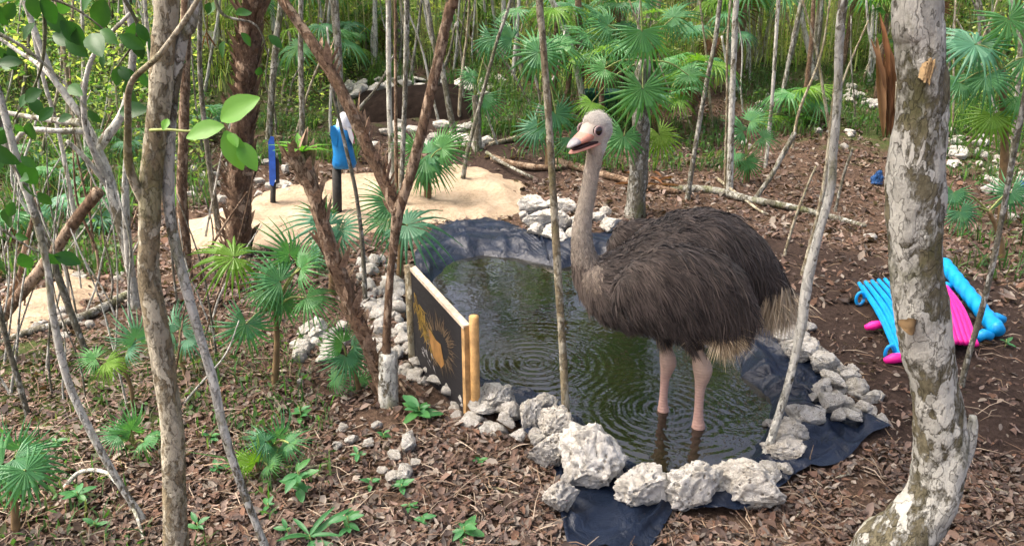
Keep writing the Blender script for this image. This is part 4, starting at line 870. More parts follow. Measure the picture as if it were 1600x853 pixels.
# bromeliad tuft on the stump
sy = G(604, 625).y; p0 = at(470, 240, sy); t = thing('bromeliad', p0, 'glossy green tuft of strap leaves growing on the broken stump', 'plant')
for k in range(13):
    a = k * 2.4; d = Vector((math.cos(a), math.sin(a) * .8, r_.uniform(.3, 1.0))); put_leaf(t, p0, d, Vector((0, 0, 1)) - d * .3, r_.uniform(.10, .19), LFG)
def plant(px, py, label, n=9, size=.12, h=.12, mesh=LFM, group=None, name='small_plant'):
    b_ = G(px, py); t = thing(name, b_, label, 'plant', group); V, F = tube([(0, 0, -.03), (.005, 0, h * .5), (0, 0, h)], [.005, .004, .003], 5); link('stem', mesh_py('stem', V, F, M['petiole']), t)
    for k in range(n):
        a = k * 2.4 + r_.uniform(-.3, .3); el = r_.uniform(-.1, .8); z = h * r_.uniform(.3, 1); d = Vector((math.cos(a) * math.cos(el), math.sin(a) * math.cos(el), math.sin(el)))
        put_leaf(t, b_ + Vector((0, 0, z)), d, Vector((0, -.3, 1)), size * .74 * r_.uniform(.6, 1.25), mesh)
plant(655, 655, 'leafy green plant at the bottom corner of the painted board', 15, .15, .08)
plant(470, 780, 'leafy green plant in the litter beside the pale twig', 14, .12, .16)
plant(485, 850, 'largest green strap leaved plant in the brown litter', 11, .26, .05, LFS)
plant(545, 835, 'small leafy seedling beside the strap leaved plant', 8, .10, .10)
plant(725, 840, 'small leafy seedling alone in the brown litter', 9, .11, .06)
plant(250, 705, 'pale leafy seedling against the tan trunk foot', 6, .12, .10)
plant(125, 790, 'leafy seedling beside the white curved dead branch', 8, .10, .08)
plant(750, 725, 'yellow green weed in the litter before the rim', 9, .07, .03)
plant(628, 770, 'pale weed beside the small white stones', 8, .08, .05)
plant(1190, 712, 'green weed at the foot of the leaning white trunk', 9, .09, .03, LFG)
plant(1240, 196, 'bright green strap leaved plant on the far slope', 12, .42, .1, LFG)
plant(470, 660, 'weed between two low fan palms', 7, .10, .1)
for (x, y) in [(580,760),(640,800),(340,740),(560,720),(330,690),(660,820),(420,800),(30,780),(600,690),(150,830),(450,840),(310,830),(90,700),(1380,520),(1570,540)]:
    plant(x, y, 'tiny green seedling in the leaf litter', 6, .07, .05, LFM, 'tiny seedlings in the litter', 'seedling')
# dry hanging palm leaf left of the thick trunk
b_ = at(1388, 40, G(1390, 215).y); gb = G(1390, 215); t = thing('dry_palm_leaf', gb, 'rust brown dead palm leaf standing upright beside the thick trunk', 'leaf')
LFX = leaf_mesh('leaf', 'leaf_dry', .085, .9, .12, 9)
for (x, y, x2, y2) in [(1384,215,1388,85),(1392,215,1396,110),(1388,120,1378,20),(1380,215,1372,60),(1395,205,1398,60),(1387,212,1381,100),(1390,210,1392,70),(1384,150,1366,60),(1394,212,1402,95)]:
    p = at(x, y, gb.y); q = at(x2, y2, gb.y + .1); put_leaf(t, p, q - p, Vector((random.uniform(-.5, .5), -1, .2)), (q - p).length, LFX)
gb = G(1085, 300)
t = thing('dry_palm_leaf', G(985, 296), 'rust brown fallen palm leaf on the litter behind the ostrich neck', 'leaf')
for k in range(9):
    p = G(985 + k * 6, 296 - (k % 3) * 6) + Vector((0, 0, .05)); put_leaf(t, p, Vector((math.cos(k), math.sin(k), .1)), Vector((0, -.4, 1)), .35, LFX)

# ---------------------------------------------------------------- ostrich
fn, ff = plane(1091, 667, WATER_Z), plane(1037, 641, WATER_Z)             # near and far leg at the water
YO = float((fn[1] + ff[1]) / 2) + .06; O = Vector((float((fn[0] + ff[0]) / 2), YO, WATER_Z))
def bp(px, py, dy=0.0): return np.array(at(px, py, YO + dy)) - np.array(O)
def loft(stations, segs=24, power=2.2):
    """stations: (centre 3-vector, half height, half width), along X; closed ends"""
    V = []; F = []; n_ = len(stations)
    for c, hh_, hw in stations:
        for k in range(segs):
            th = 2 * math.pi * k / segs; cy, sz = math.cos(th), math.sin(th)
            V.append((c[0], c[1] + hw * math.copysign(abs(cy) ** (2 / power), cy), c[2] + hh_ * math.copysign(abs(sz) ** (2 / power), sz)))
    for i in range(n_ - 1):
        for k in range(segs): k2 = (k + 1) % segs; F.append((i*segs+k, i*segs+k2, (i+1)*segs+k2, (i+1)*segs+k))
    F.append(tuple(range(segs))[::-1]); F.append(tuple((n_-1)*segs + k for k in range(segs))); return V, F
def stat(rows, dy=0.0):
    out = []
    for (x, yt, yb, hw) in rows:
        a, b_ = bp(x, yt, dy), bp(x, yb, dy); out.append(((a + b_) / 2, abs(a[2] - b_[2]) / 2, hw))
    return out
ob = MB()
ob.add(*loft(stat([(906,418,446,.05),(918,410,470,.13),(940,404,490,.20),(970,392,500,.26),(1010,360,504,.30),(1050,337,504,.31),(1095,329,500,.29),(1135,338,488,.22),(1168,360,476,.16),(1196,392,464,.12),(1216,425,458,.09),(1226,442,456,.05)])))
ob.add(*loft(stat([(962,440,470,.03),(985,412,490,.07),(1020,388,501,.12),(1065,384,511,.14),(1110,394,514,.14),(1142,415,512,.125),(1158,440,509,.11),(1167,458,504,.075)], -.33)))          # near wing
ob.add(*loft(stat([(952,372,390,.03),(966,352,395,.07),(990,345,420,.10),(1040,345,440,.11),(1100,365,440,.09),(1140,390,430,.04)], .27)))                       # far wing
nk = [(930,440,62,0),(918,418,56,0),(911,392,44,0),(909,362,36,0),(913,330,32,0),(919,300,30,-.01),(924,270,29,-.02),(929,244,31,-.03),(932,226,36,-.035),(932,212,40,-.035)]
P = [bp(x, y, d) for x, y, ww, d in nk]; rd = [ww * mpp(Vector(p) + O) / 2 * .92 for p, (x, y, ww, d) in zip(P, nk)]; rd = [r * (.86 if 0 < i < 9 else 1) for i, r in enumerate(rd)]
ob.add(*tube(catmull(P, 5), catmull([(r, 0, 0) for r in rd], 5)[:, 0], 18))
# head
FH = Vector((-.78, -.61, -.08)).normalized(); RH = FH.cross(Vector((0, 0, 1))).normalized(); UH = RH.cross(FH); HC = Vector(bp(929, 206, -.04))
HS = 1.14
def hp(f, r, u): return HC + FH * (f * HS) + RH * (r * HS) + UH * (u * HS)
def hloft(st, segs=18):
    V = []; F = []
    for f, u, hh_, hw in st:
        for k in range(segs):
            th = 2 * math.pi * k / segs; V.append(hp(f, hw * math.cos(th), u + hh_ * math.sin(th)))
    for i in range(len(st) - 1):
        for k in range(segs): k2 = (k + 1) % segs; F.append((i*segs+k, i*segs+k2, (i+1)*segs+k2, (i+1)*segs+k))
    F.append(tuple(range(segs))[::-1]); F.append(tuple((len(st)-1)*segs + k for k in range(segs))); return V, F
ob.add(*hloft([(-.078,.0,.012,.015),(-.066,.0,.042,.040),(-.04,.003,.061,.055),(-.005,.008,.066,.060),(.03,.006,.056,.054),(.055,-.004,.040,.042),(.075,-.014,.028,.034),(.088,-.018,.02,.028)]))
# legs: thigh, ankle joint, shank with the toes under water
def leg(rows, dy, toe):
    P = [bp(x, y, dy) for x, y, ww in rows]; r = [ww * .90 * mpp(Vector(p) + O) / 2 for p, (x, y, ww) in zip(P, rows)]
    P.append(P[-1] + np.array([0, 0, -.16])); r.append(r[-1] * .95); P.append(P[-1] + np.array([-.03, 0, -.05])); r.append(r[-2] * 1.1)
    ob.add(*tube(catmull(P, 6), catmull([(a, 0, 0) for a in r], 6)[:, 0], 16))
    q = P[-1]
    for a, L in ((-.15, .17), (.5, .11)):
        d = np.array([-math.cos(a), -math.sin(a), -.12]); ob.add(*tube([q, q + d * L * .5, q + d * L], [.028, .026, .012], 10))
leg([(1066,490,64),(1077,512,44),(1084,532,27),(1089,550,22),(1095,566,31),(1098,578,34),(1097,589,28),(1094,606,18.5),(1092,635,16),(1091,655,19),(1091,668,24)], float(fn[1]) - YO, 0)
leg([(1046,490,56),(1042,512,34),(1040,532,22),(1041,546,22),(1043,558,28),(1044,567,29),(1042,577,24),(1039,592,16.5),(1037,616,14.5),(1036,632,17),(1036,643,21)], float(ff[1]) - YO, 0)
tmp = link('tmp', mesh_py('tmp', ob.V, ob.F, None))
rm = tmp.modifiers.new('r', 'REMESH'); rm.mode = 'VOXEL'; rm.voxel_size = .0085; rm.use_smooth_shade = True
sm = tmp.modifiers.new('s', 'SMOOTH'); sm.factor = .5; sm.iterations = 3
me = bpy.data.meshes.new_from_object(tmp.evaluated_get(bpy.context.evaluated_depsgraph_get())); bpy.data.objects.remove(tmp)
nv = len(me.vertices); co = np.empty(nv * 3, np.float32); me.vertices.foreach_get('co', co); co = co.reshape(-1, 3)
zb = bp(1070, 520)[2]; znk = bp(910, 398)[2]; xnk = bp(950, 400)[0]; zhd = bp(930, 236)[2]; znk0 = bp(915, 440)[2]
def skincol(co):
    c = np.tile(np.array([.04, .03, .025]), (len(co), 1))
    legm = co[:, 2] < zb - .02; kk = np.clip((co[:, 2] - .18) / .2, 0, 1)[:, None]
    c = np.where(legm[:, None], np.array([[.54,.335,.265]]) * (1 - kk) + np.array([[.55,.40,.29]]) * kk, c)
    nm = (co[:, 0] < xnk) & (co[:, 2] > znk0); t_ = np.clip((co[:, 2] - znk0) / (znk - znk0 + .25), 0, 1)[:, None]
    c = np.where(nm[:, None], np.array([[.10,.08,.065]]) * (1 - t_) + np.array([[.52,.44,.37]]) * t_, c)
    return c
ca = me.color_attributes.new('Col', 'FLOAT_COLOR', 'POINT'); cc = np.ones((nv, 4), np.float32); cc[:, :3] = skincol(co); ca.data.foreach_set('color', cc.ravel()); me.materials.clear(); me.materials.append(M['skin'])
me.polygons.foreach_set('use_smooth', np.ones(len(me.polygons), bool)); me.name = 'ostrich'
ost = tag(link('ostrich', me, None, tuple(O)), 'brown ostrich standing in the pond with neck raised and beak open', 'ostrich')
# feathers
me.calc_loop_triangles(); nt_ = len(me.loop_triangles); ti = np.empty(nt_ * 3, np.int32); me.loop_triangles.foreach_get('vertices', ti); ti = ti.reshape(-1, 3)
vn = np.empty(nv * 3, np.float32); me.vertices.foreach_get('normal', vn); vn = vn.reshape(-1, 3)
ar = np.linalg.norm(np.cross(co[ti[:, 1]] - co[ti[:, 0]], co[ti[:, 2]] - co[ti[:, 0]]), axis=1)
def sample(N, mask, seed):
    g = np.random.default_rng(seed); cen = co[ti].mean(1); p = ar * mask(cen); p /= p.sum(); k = g.choice(nt_, N, p=p); u = g.random((N, 2)); sw = u.sum(1) > 1; u[sw] = 1 - u[sw]
    T = ti[k]; w3 = np.stack([1 - u.sum(1), u[:, 0], u[:, 1]], 1)[..., None]
    nn = (vn[T] * w3).sum(1); return (co[T] * w3).sum(1), nn / (np.linalg.norm(nn, axis=1)[:, None] + 1e-9)
def tufts(p, nn, flow, L, W, K, spread, lift, droop, c0, c1, seed, nseg=3):
    """K tapered barbs per feather; returns verts, tris, colours"""
    g = np.random.default_rng(seed); N = len(p)
    f = flow - nn * (flow * nn).sum(1)[:, None]; f /= np.linalg.norm(f, axis=1)[:, None] + 1e-9; s = np.cross(nn, f)
    p = np.repeat(p, K, 0); nn = np.repeat(nn, K, 0); f = np.repeat(f, K, 0); s = np.repeat(s, K, 0); L = np.repeat(L, K) * g.uniform(.65, 1.15, N * K); W = np.repeat(W, K); NK = N * K
    a = np.tile(np.linspace(-1, 1, K), N) * spread + g.normal(0, spread * .3, NK); d = f * np.cos(a)[:, None] + s * np.sin(a)[:, None]
    lf = (np.repeat(lift * g.uniform(.5, 1.5, N), K) + g.normal(0, .06, NK))[:, None]; d = d + nn * lf; d /= np.linalg.norm(d, axis=1)[:, None]
    side = np.cross(d, nn); side /= np.linalg.norm(side, axis=1)[:, None] + 1e-9; side = side + nn * g.normal(0, .5, NK)[:, None]
    p = p + s * g.normal(0, .006, NK)[:, None]; dr = np.repeat(droop * g.uniform(.5, 1.5, N), K)[:, None]; rows = []; cols = []
    c0 = np.repeat(c0, K, 0); c1 = np.repeat(c1, K, 0); jit = g.uniform(.75, 1.25, (NK, 1))
    for j in range(nseg + 1):
        t = j / nseg; q = p + d * (L * t)[:, None] - nn * lf * (L * t * t * .75)[:, None] + np.array([[0, 0, -1.0]]) * dr * (L * t * t)[:, None]
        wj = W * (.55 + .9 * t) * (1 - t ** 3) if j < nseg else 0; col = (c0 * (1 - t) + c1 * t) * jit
        if j < nseg: rows += [q - side * (W * (.7 + .5 * t) * (1 - t * t))[:, None] * .5, q + side * (W * (.7 + .5 * t) * (1 - t * t))[:, None] * .5]; cols += [col, col]
        else: rows.append(q); cols.append(col)
    m_ = len(rows); V = np.stack(rows, 1).reshape(-1, 3); Cc = np.stack(cols, 1).reshape(-1, 3); b_ = np.arange(NK)[:, None] * m_; fs_ = []
    for j in range(nseg - 1): fs_ += [[2*j, 2*j+1, 2*j+3], [2*j, 2*j+3, 2*j+2]]
    fs_.append([2*nseg-2, 2*nseg-1, 2*nseg]); F = np.concatenate([b_ + [q] for q in fs_]); return V, F, Cc
g = np.random.default_rng(77)
def mix3(a, b_, t): return np.array([a]) * (1 - t[:, None]) + np.array([b_]) * t[:, None]
bodymask = lambda c: ((c[:, 2] > zb - .015) & ~((c[:, 0] < xnk) & (c[:, 2] > znk - .02)) & (c[:, 2] < bp(1080, 300)[2])).astype(float)
def dark(c):
    a_ = (c[:, 0] > bp(1126, 0, -.3)[0]) & (c[:, 1] < -.10) & (c[:, 2] < bp(1126, 492, -.3)[2]); b2 = (c[:, 0] > bp(1196, 0)[0]) & (c[:, 2] < bp(1200, 425)[2])
    return bodymask(c) * np.where(a_, .06, np.where(b2, .3, 1.0))
p, nn = sample(9500, dark, 1); N = len(p)
xr = p[:, 0]; back = np.clip((xr - bp(950, 0)[0]) / (bp(1210, 0)[0] - bp(950, 0)[0]), 0, 1)
flow = np.stack([np.full(N, 1.0), -.25 * np.sign(-p[:, 1]) * 0, -.10 - .9 * back - .35 * np.clip(np.abs(p[:, 1]) / .35, 0, 1)], 1) + g.normal(0, .14, (N, 3))
flow += np.array([[noise.noise(Vector(q) * 7), noise.noise(Vector(q) * 7 + Vector((9, 0, 0))), noise.noise(Vector(q) * 7 + Vector((0, 9, 0)))] for q in p]) * .75
frontm = np.clip((bp(965, 0)[0] - xr) / .15, 0, 1); flow[:, 2] -= frontm * 1.2; flow[:, 0] -= frontm * .5
L = g.uniform(.07, .13, N) * (.72 + .6 * back); tone = np.clip(g.normal(.45, .36, N), 0, 1)
warm = np.clip(frontm * 1.0 + np.clip((p[:, 2] - bp(1000, 420)[2]) / .3, 0, 1) * np.clip((bp(1060, 0)[0] - xr) / .4, 0, 1), 0, 1)
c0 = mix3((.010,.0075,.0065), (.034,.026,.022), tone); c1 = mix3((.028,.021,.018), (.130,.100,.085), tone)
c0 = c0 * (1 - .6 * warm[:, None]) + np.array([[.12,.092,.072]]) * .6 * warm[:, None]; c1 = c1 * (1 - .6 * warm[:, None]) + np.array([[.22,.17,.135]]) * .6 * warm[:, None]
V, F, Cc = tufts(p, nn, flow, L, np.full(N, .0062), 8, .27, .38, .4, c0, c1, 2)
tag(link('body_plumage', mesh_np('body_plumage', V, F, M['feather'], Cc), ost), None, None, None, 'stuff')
# cream plumes under the wing and at the tail tip
def plume(name, mask, N, fl, L0, cA, cB, seed, K=8, W=.006, droop=.45, lift=.2):
    p, nn = sample(N, mask, seed); g = np.random.default_rng(seed); t = g.random(N); c = mix3(cA, cB, t); flow = np.tile(np.array(fl), (N, 1)) + g.normal(0, .22, (N, 3))
    V, F, Cc = tufts(p, nn, flow, L0 * g.uniform(.6, 1.25, N), np.full(N, W), K, .3, lift, droop, c * .75, c, seed); return tag(link(name, mesh_np(name, V, F, M['feather'], Cc), ost), 'cream fluffy plumes', None, None, 'stuff')
wx0, wz1 = bp(1116, 505, -.30)[0], bp(1116, 505, -.30)[2]
plume('wing_plume', lambda c: ((c[:, 0] > wx0) & (c[:, 1] < -.12) & (c[:, 0] < bp(1175, 0, -.27)[0]) & (c[:, 2] < wz1 + .07) & (c[:, 2] > zb - .03)).astype(float), 900, (.5, -.1, -1.0), .15, (.44,.32,.18), (.70,.58,.40), 5, lift=.4)
tx0 = bp(1186, 440)[0]
plume('tail_plume', lambda c: ((c[:, 0] > tx0) & (c[:, 2] < bp(1200, 428)[2])).astype(float), 760, (.4, -.15, -1.0), .18, (.46,.35,.22), (.66,.55,.40), 6)
plume('thigh_plume', lambda c: ((c[:, 2] < zb + .06) & (c[:, 2] > zb - .06) & (c[:, 0] > bp(1060, 0)[0]) & (c[:, 0] < bp(1112, 0)[0])).astype(float), 90, (.2, 0, -1.0), .07, (.36,.27,.18), (.52,.42,.30), 8)
# neck and head down
nkm = lambda c: ((c[:, 0] < bp(934, 400)[0]) & (c[:, 2] > znk0 + .02) & (c[:, 2] < zhd + .02)).astype(float)
p, nn = sample(4200, nkm, 9); N = len(p); t = np.clip((p[:, 2] - znk0) / (bp(915, 330)[2] - znk0), 0, 1)
c = mix3((.19,.145,.11), (.60,.52,.42), t) * g.uniform(.75, 1.15, (N, 1)); V, F, Cc = tufts(p, nn, np.tile([[.15, 0, -1.0]], (N, 1)) + g.normal(0, .15, (N, 3)), (.055 - .028 * t) * g.uniform(.5, 1.3, N), np.full(N, .0022) + .0022 * (1 - t), 5, .4, .42, 0, c * .8, c, 10, 2)
tag(link('neck_down', mesh_np('neck_down', V, F, M['feather'], Cc), ost), None, None, None, 'stuff')
hcv = np.array(HC)
def hdm(c):
    d = c - hcv; f_ = d @ np.array(FH); u_ = d @ np.array(UH); r_ = d @ np.array(RH); eye = (np.abs(f_ - .022) < .034) & (np.abs(u_ - .014) < .032)
    return ((c[:, 2] > zhd - .01) & (f_ < .048) & ~(eye & (np.abs(r_) > .03)) & ~((f_ > .0) & (u_ < -.005))).astype(float)
p, nn = sample(5200, hdm, 11); N = len(p); u_ = (p - hcv) @ np.array(UH); f_ = (p - hcv) @ np.array(FH); cr = np.clip(u_ / .06, 0, 1)
fl = np.tile(np.array(-FH), (N, 1)) * .6 + np.array(UH)[None] * (.9 * (u_ > .03))[:, None] + g.normal(0, .35, (N, 3))
V, F, Cc = tufts(p, nn, fl, (.022 + .030 * cr) * g.uniform(.4, 1.6, N), np.full(N, .0014), 5, .5, .95, 0, np.tile([[.60,.54,.46]], (N, 1)), np.tile([[.82,.78,.70]], (N, 1)), 12, 2)
tag(link('head_down', mesh_np('head_down', V, F, M['feather'], Cc), ost), 'whitish fuzzy down', None, None, 'stuff')
# beak, mouth, eyes
V, F = hloft([(.040,-.006,.032,.046),(.075,-.012,.025,.042),(.105,-.020,.018,.035),(.132,-.029,.012,.026),(.152,-.036,.0065,.014),(.158,-.039,.003,.006)], 16)
ub = link('upper_beak', mesh_py('upper_beak', V, F, M['beak_pink']), ost)
V, F = hloft([(.112,-.0218,.0170,.0335),(.134,-.0290,.0124,.0262),(.154,-.0362,.0070,.0145),(.161,-.039,.0036,.0062)], 14); link('beak_nail', mesh_py('beak_nail', V, F, M['beak_grey']), ub)
V, F = hloft([(.005,-.046,.012,.046),(.05,-.052,.0105,.043),(.10,-.060,.0085,.034),(.134,-.066,.006,.022),(.150,-.068,.003,.010)], 14); link('lower_beak', mesh_py('lower_beak', V, F, M['beak_pink']), ost)
V, F = hloft([(.02,-.036,.014,.045),(.07,-.040,.013,.038),(.11,-.048,.010,.027),(.130,-.053,.006,.014)], 12); link('mouth', mesh_py('mouth', V, F, M['mouth_dark']), ost)
for sgn in (-1, 1):
    ec = hp(.026, sgn * .043, .014); bm = bmesh.new(); bmesh.ops.create_uvsphere(bm, u_segments=20, v_segments=14, radius=.0265); e_me = bpy.data.meshes.new('eye'); bm.to_mesh(e_me); bm.free()
    e_me.polygons.foreach_set('use_smooth', np.ones(len(e_me.polygons), bool)); e_me.materials.append(M['eye']); eo = link('eye', e_me, ost, tuple(ec))
    V = []; F = []
    for k in range(24):
        for j in range(8):
            a, b_ = 2 * math.pi * k / 24, 2 * math.pi * j / 8; rr_ = .0265 + .0050 * math.cos(b_); V.append(FH * (rr_ * math.cos(a)) + UH * (rr_ * math.sin(a) * .9) + RH * (sgn * (.013 + .0045 * math.sin(b_))))
            F.append((k*8+j, ((k+1)%24)*8+j, ((k+1)%24)*8+(j+1)%8, k*8+(j+1)%8))
    link('eyelid', mesh_py('eyelid', V, F, M['eyelid']), eo)
    nb = hp(.096, sgn * .026, -.009); bm = bmesh.new(); bmesh.ops.create_uvsphere(bm, u_segments=10, v_segments=8, radius=.0062); nm_ = bpy.data.meshes.new('nostril'); bm.to_mesh(nm_); bm.free(); nm_.materials.append(M['mouth_dark'])
    no = link('nostril', nm_, ub, tuple(nb)); no.scale = (1.5, .9, .75)

# ---------------------------------------------------------------- painted board
pB = G(727, 648); pA = G(652, 578); Yr = pB.y; d = (Vector((pA.x, pA.y, 0)) - Vector((pB.x, pB.y, 0)))
ztopB = at(724, 510, pB.y).z; ztopA = at(642, 424, pA.y).z; zb0, za0 = pB.z + .02, pA.z + .0
org = Vector((pA.x, pA.y, pA.z)); ux = Vector((pB.x - pA.x, pB.y - pA.y, 0)); LB_ = ux.length; ux.normalize(); uy = Vector((-ux.y, ux.x, 0)); ang = math.atan2(ux.y, ux.x)
t = thing('painted_board', org, 'black board painted with ochre strokes, propped beside the pond', 'board'); t.rotation_euler.z = ang
hA, hB = ztopA - org.z, ztopB - org.z
mb = MB(); V = []; y0, y1 = -.012, .012
V = [(0, y, z) for y in (y0, y1) for z in (0, hA)] + [(LB_, y, z) for y in (y0, y1) for z in (zb0 - org.z, hB)]
mb.add(V, [(0,1,3,2),(4,6,7,5),(0,4,5,1),(2,3,7,6),(0,2,6,4),(1,5,7,3)]); mb.build('panel', M['board'], t)
sl_ = math.atan2(hB - hA, LB_); Mr = Matrix.Rotation(-sl_, 3, 'Y'); mb = MB(); mb.box(((LB_) / 2 + .01, .004, (hA + hB) / 2 + .014), (math.hypot(LB_, hB - hA) + .05, .040, .020), Mr); mb.build('top_rail', M['wood_pale'], t)
mb = MB(); mb.box((LB_ + .020, .004, (hB + .0) / 2 - .01), (.034, .034, hB + .04)); mb.build('end_batten', M['wood_side'], t)
V, F = tube([(0, 0, 0), (0, 0, .3), (0, 0, hB + .13)], [.027, .026, .026], 18, .02); po = link('post', mesh_py('post', V, F, M['wood_post']), t, (LB_ + .050, .040, -.06))
V, F = tube([(0, 0, 0), (0, 0, .3), (0, 0, hA + .06)], [.03, .03, .028], 12, .1); link('back_post', mesh_py('back_post', V, F, M['bark_tan']), t, (-.03, -.01, -.03))
def strokes(name, mat, items, yy):                                     # brush strokes: thin paint ribbons on the panel face
    V = []; F = []
    for (x, z, a, L_, w_, cv) in items:
        n0 = len(V); n_ = 7
        for i in range(n_ + 1):
            q = i / n_; aa = a + cv * q; x += math.cos(aa) * L_ / n_; z += math.sin(aa) * L_ / n_; ww = w_ * (.25 + math.sin(math.pi * min(1, q + .1))) * (1 - .3 * q) * r_.uniform(.75, 1.25)
            V += [(x - math.sin(aa) * ww, yy, z + math.cos(aa) * ww), (x + math.sin(aa) * ww, yy, z - math.cos(aa) * ww)]
        for i in range(n_): F.append((n0 + 2*i, n0 + 2*i + 1, n0 + 2*i + 3, n0 + 2*i + 2))
    return link(name, mesh_py(name, V, F, M[mat], False), t)
r_ = random.Random(12); U = LB_; H_ = (hA + hB) / 2
def cz(x, f): return (hA + (hB - hA) * x / U) * f
it = []
for k in range(90):                                                    # yellow mane sweeping down the far side
    q = r_.random(); x = U * (.06 + .34 * q + r_.uniform(-.04, .08)); it.append((x, cz(x, .80 - .28 * q + r_.uniform(-.10, .06)), R(-70) + r_.uniform(-.7, .7), r_.uniform(.05, .12), r_.uniform(.003, .007), r_.uniform(-.8, .8)))
strokes('painted_stroke', 'paint_ochre', it, -.0135)
it = []
for k in range(100):                                                    # tan fibres round the amber block
    a = r_.uniform(0, 6.28); x = U * .58 + math.cos(a) * U * .16; z = cz(U * .55, .56) + math.sin(a) * .07; it.append((x, z, a + r_.uniform(-.4, .4), r_.uniform(.05, .13), r_.uniform(.002, .0045), r_.uniform(-.6, .6)))
strokes('painted_stroke', 'paint_tan', it, -.0142)
it = [(U * r_.uniform(.15, .45), cz(U * .3, r_.uniform(.26, .36)), r_.uniform(-1, .6), r_.uniform(.02, .06), r_.uniform(.003, .007), 0) for _ in range(14)]
strokes('painted_stroke', 'paint_grey', it, -.0138)
mb = MB(); q = [(.36,.62),(.48,.57),(.60,.58),(.66,.40),(.60,.33),(.44,.36),(.38,.48)]
mb.add([(U * a, -.0148, cz(U * a, b_)) for a, b_ in q], [tuple(range(6, -1, -1))]); mb.build('painted_patch', M['paint_amber'], t)

# ---------------------------------------------------------------- painted bird figure, blue board, floats, bag
def lathe(rows, segs=16):
    V = []; F = []
    for (x, y, z, rx, ry) in rows:
        for k in range(segs): a = 2 * math.pi * k / segs; V.append((x + rx * math.cos(a), y + ry * math.sin(a), z))
    for i in range(len(rows) - 1):
        for k in range(segs): k2 = (k + 1) % segs; F.append((i*segs+k, i*segs+k2, (i+1)*segs+k2, (i+1)*segs+k))
    F.append(tuple(range(segs))[::-1]); F.append(tuple((len(rows)-1)*segs + k for k in range(segs))); return V, F
gb = G(527, 345); t = thing('bird_figure', gb, 'blue painted bird figure with white head on a black post', 'statue')
def L3(x, y, dy=0): return at(x, y, gb.y + dy) - gb
s = mpp(gb + Vector((0, 0, .5)))
a, b_ = L3(526, 262), Vector((0, 0, -.05)); V, F = tube([b_, (a + b_) / 2, a], [.05, .048, .046], 12); link('post', mesh_py('post', V, F, M['black_post']), t)
rows = [(L3(538,262), 17, 13), (L3(538,255), 19, 15), (L3(537,240), 16, 15), (L3(534,222), 15, 15), (L3(533,205), 16, 15), (L3(533,197), 12, 12)]
V, F = lathe([(p.x, p.y, p.z, rx * s, ry * s) for p, rx, ry in rows], 20); link('body', mesh_py('body', V, F, M['bird_blue']), t)
rows = [(L3(537,202), 13, 12), (L3(538,194), 12, 12), (L3(537,186), 10, 11), (L3(537,180), 8, 9), (L3(537,176), 3, 3)]
V, F = lathe([(p.x, p.y, p.z, rx * s, ry * s) for p, rx, ry in rows], 16); hd = link('head', mesh_py('head', V, F, M['white_paint']), t)
V, F = tube([L3(544,186), L3(551,188), L3(553,195)], [5 * s, 4 * s, .8 * s], 8); link('beak', mesh_py('beak', V, F, M['black_paint']), hd)
def slab(pts, dy0, dy1, name, mat, par):
    n_ = len(pts); V = [L3(x, y, dy0) for x, y in pts] + [L3(x, y, dy1) for x, y in pts]; F = [tuple(range(n_)), tuple(range(2 * n_ - 1, n_ - 1, -1))] + [(i, n_ + i, n_ + (i + 1) % n_, (i + 1) % n_) for i in range(n_)]
    return link(name, mesh_py(name, V, F, M[mat], False), par)
slab([(516,197),(523,198),(528,212),(526,230),(520,226),(516,212)], -.10, .02, 'wing', 'bird_blue', t)
slab([(541,198),(549,202),(553,216),(551,226),(546,216)], -.13, -.06, 'breast_patch', 'white_paint', t)
slab([(549,203),(553,210),(554,226),(551,222)], -.10, .02, 'wing', 'pink_paint', t)
slab([(524,255),(531,257),(530,262),(523,260)], -.10, .06, 'tail', 'bird_blue', t)
gb = G(426, 330); t = thing('blue_board', gb, 'narrow royal blue figure on a post beside the broken stump', 'board')
V, F = tube([Vector((0, 0, -.05)), L3(427, 290) * .5, L3(427, 285)], [.03, .03, .03], 8); link('post', mesh_py('post', V, F, M['black_post']), t)
slab([(419,222),(423,213),(428,214),(430,240),(431,280),(427,291),(421,288),(420,250)], -.10, .10, 'panel', 'royal_blue', t)
slab([(430,245),(436,250),(437,286),(431,288)], -.08, .08, 'side', 'black_paint', t)
# ribbed blue and pink float behind the thick trunk
gA, gB_ = G(1345, 470), G(1398, 580); gb = G(1440, 560); t = thing('ribbed_float', gb, 'blue and pink ribbed pool float lying behind the thick trunk', 'pool float')
def gtube(name, pts, wpx, mat, par, lift=.0, segs=10, twist=0):
    P = [];
    for (x, y, up) in pts: p = G(x, y); P.append(np.array(p + Vector((0, 0, up)) - gb))
    r = wpx * mpp(G(pts[0][0], pts[0][1])) / 2; PP = catmull(P, 10); V, F = tube(PP, np.full(len(PP), r), segs)
    return link(name, mesh_py(name, V, F, M[mat]), par)
NR = 30
for k in range(NR):                                                     # parallel ribs of one sheet, blue then pink
    if k >= 16 and k % 2: continue
    t_ = k / (NR - 1); a = (1341 + 140 * t_, 452 + 8 * t_ + (6 if k % 2 else 0)); e = (1402 + 124 * t_, 572 - 22 * t_); ar_ = .10 * math.sin(math.pi * t_)
    gtube('blue_rib' if k < 16 else 'pink_rib', [(a[0], a[1], .05 + ar_ * .6), ((a[0] + e[0]) / 2, (a[1] + e[1]) / 2, .09 + ar_), (e[0], e[1], .05 + ar_ * .6)], 6.2 if k < 16 else 8.6, 'blue_plastic' if k < 16 else 'pink_plastic', t)
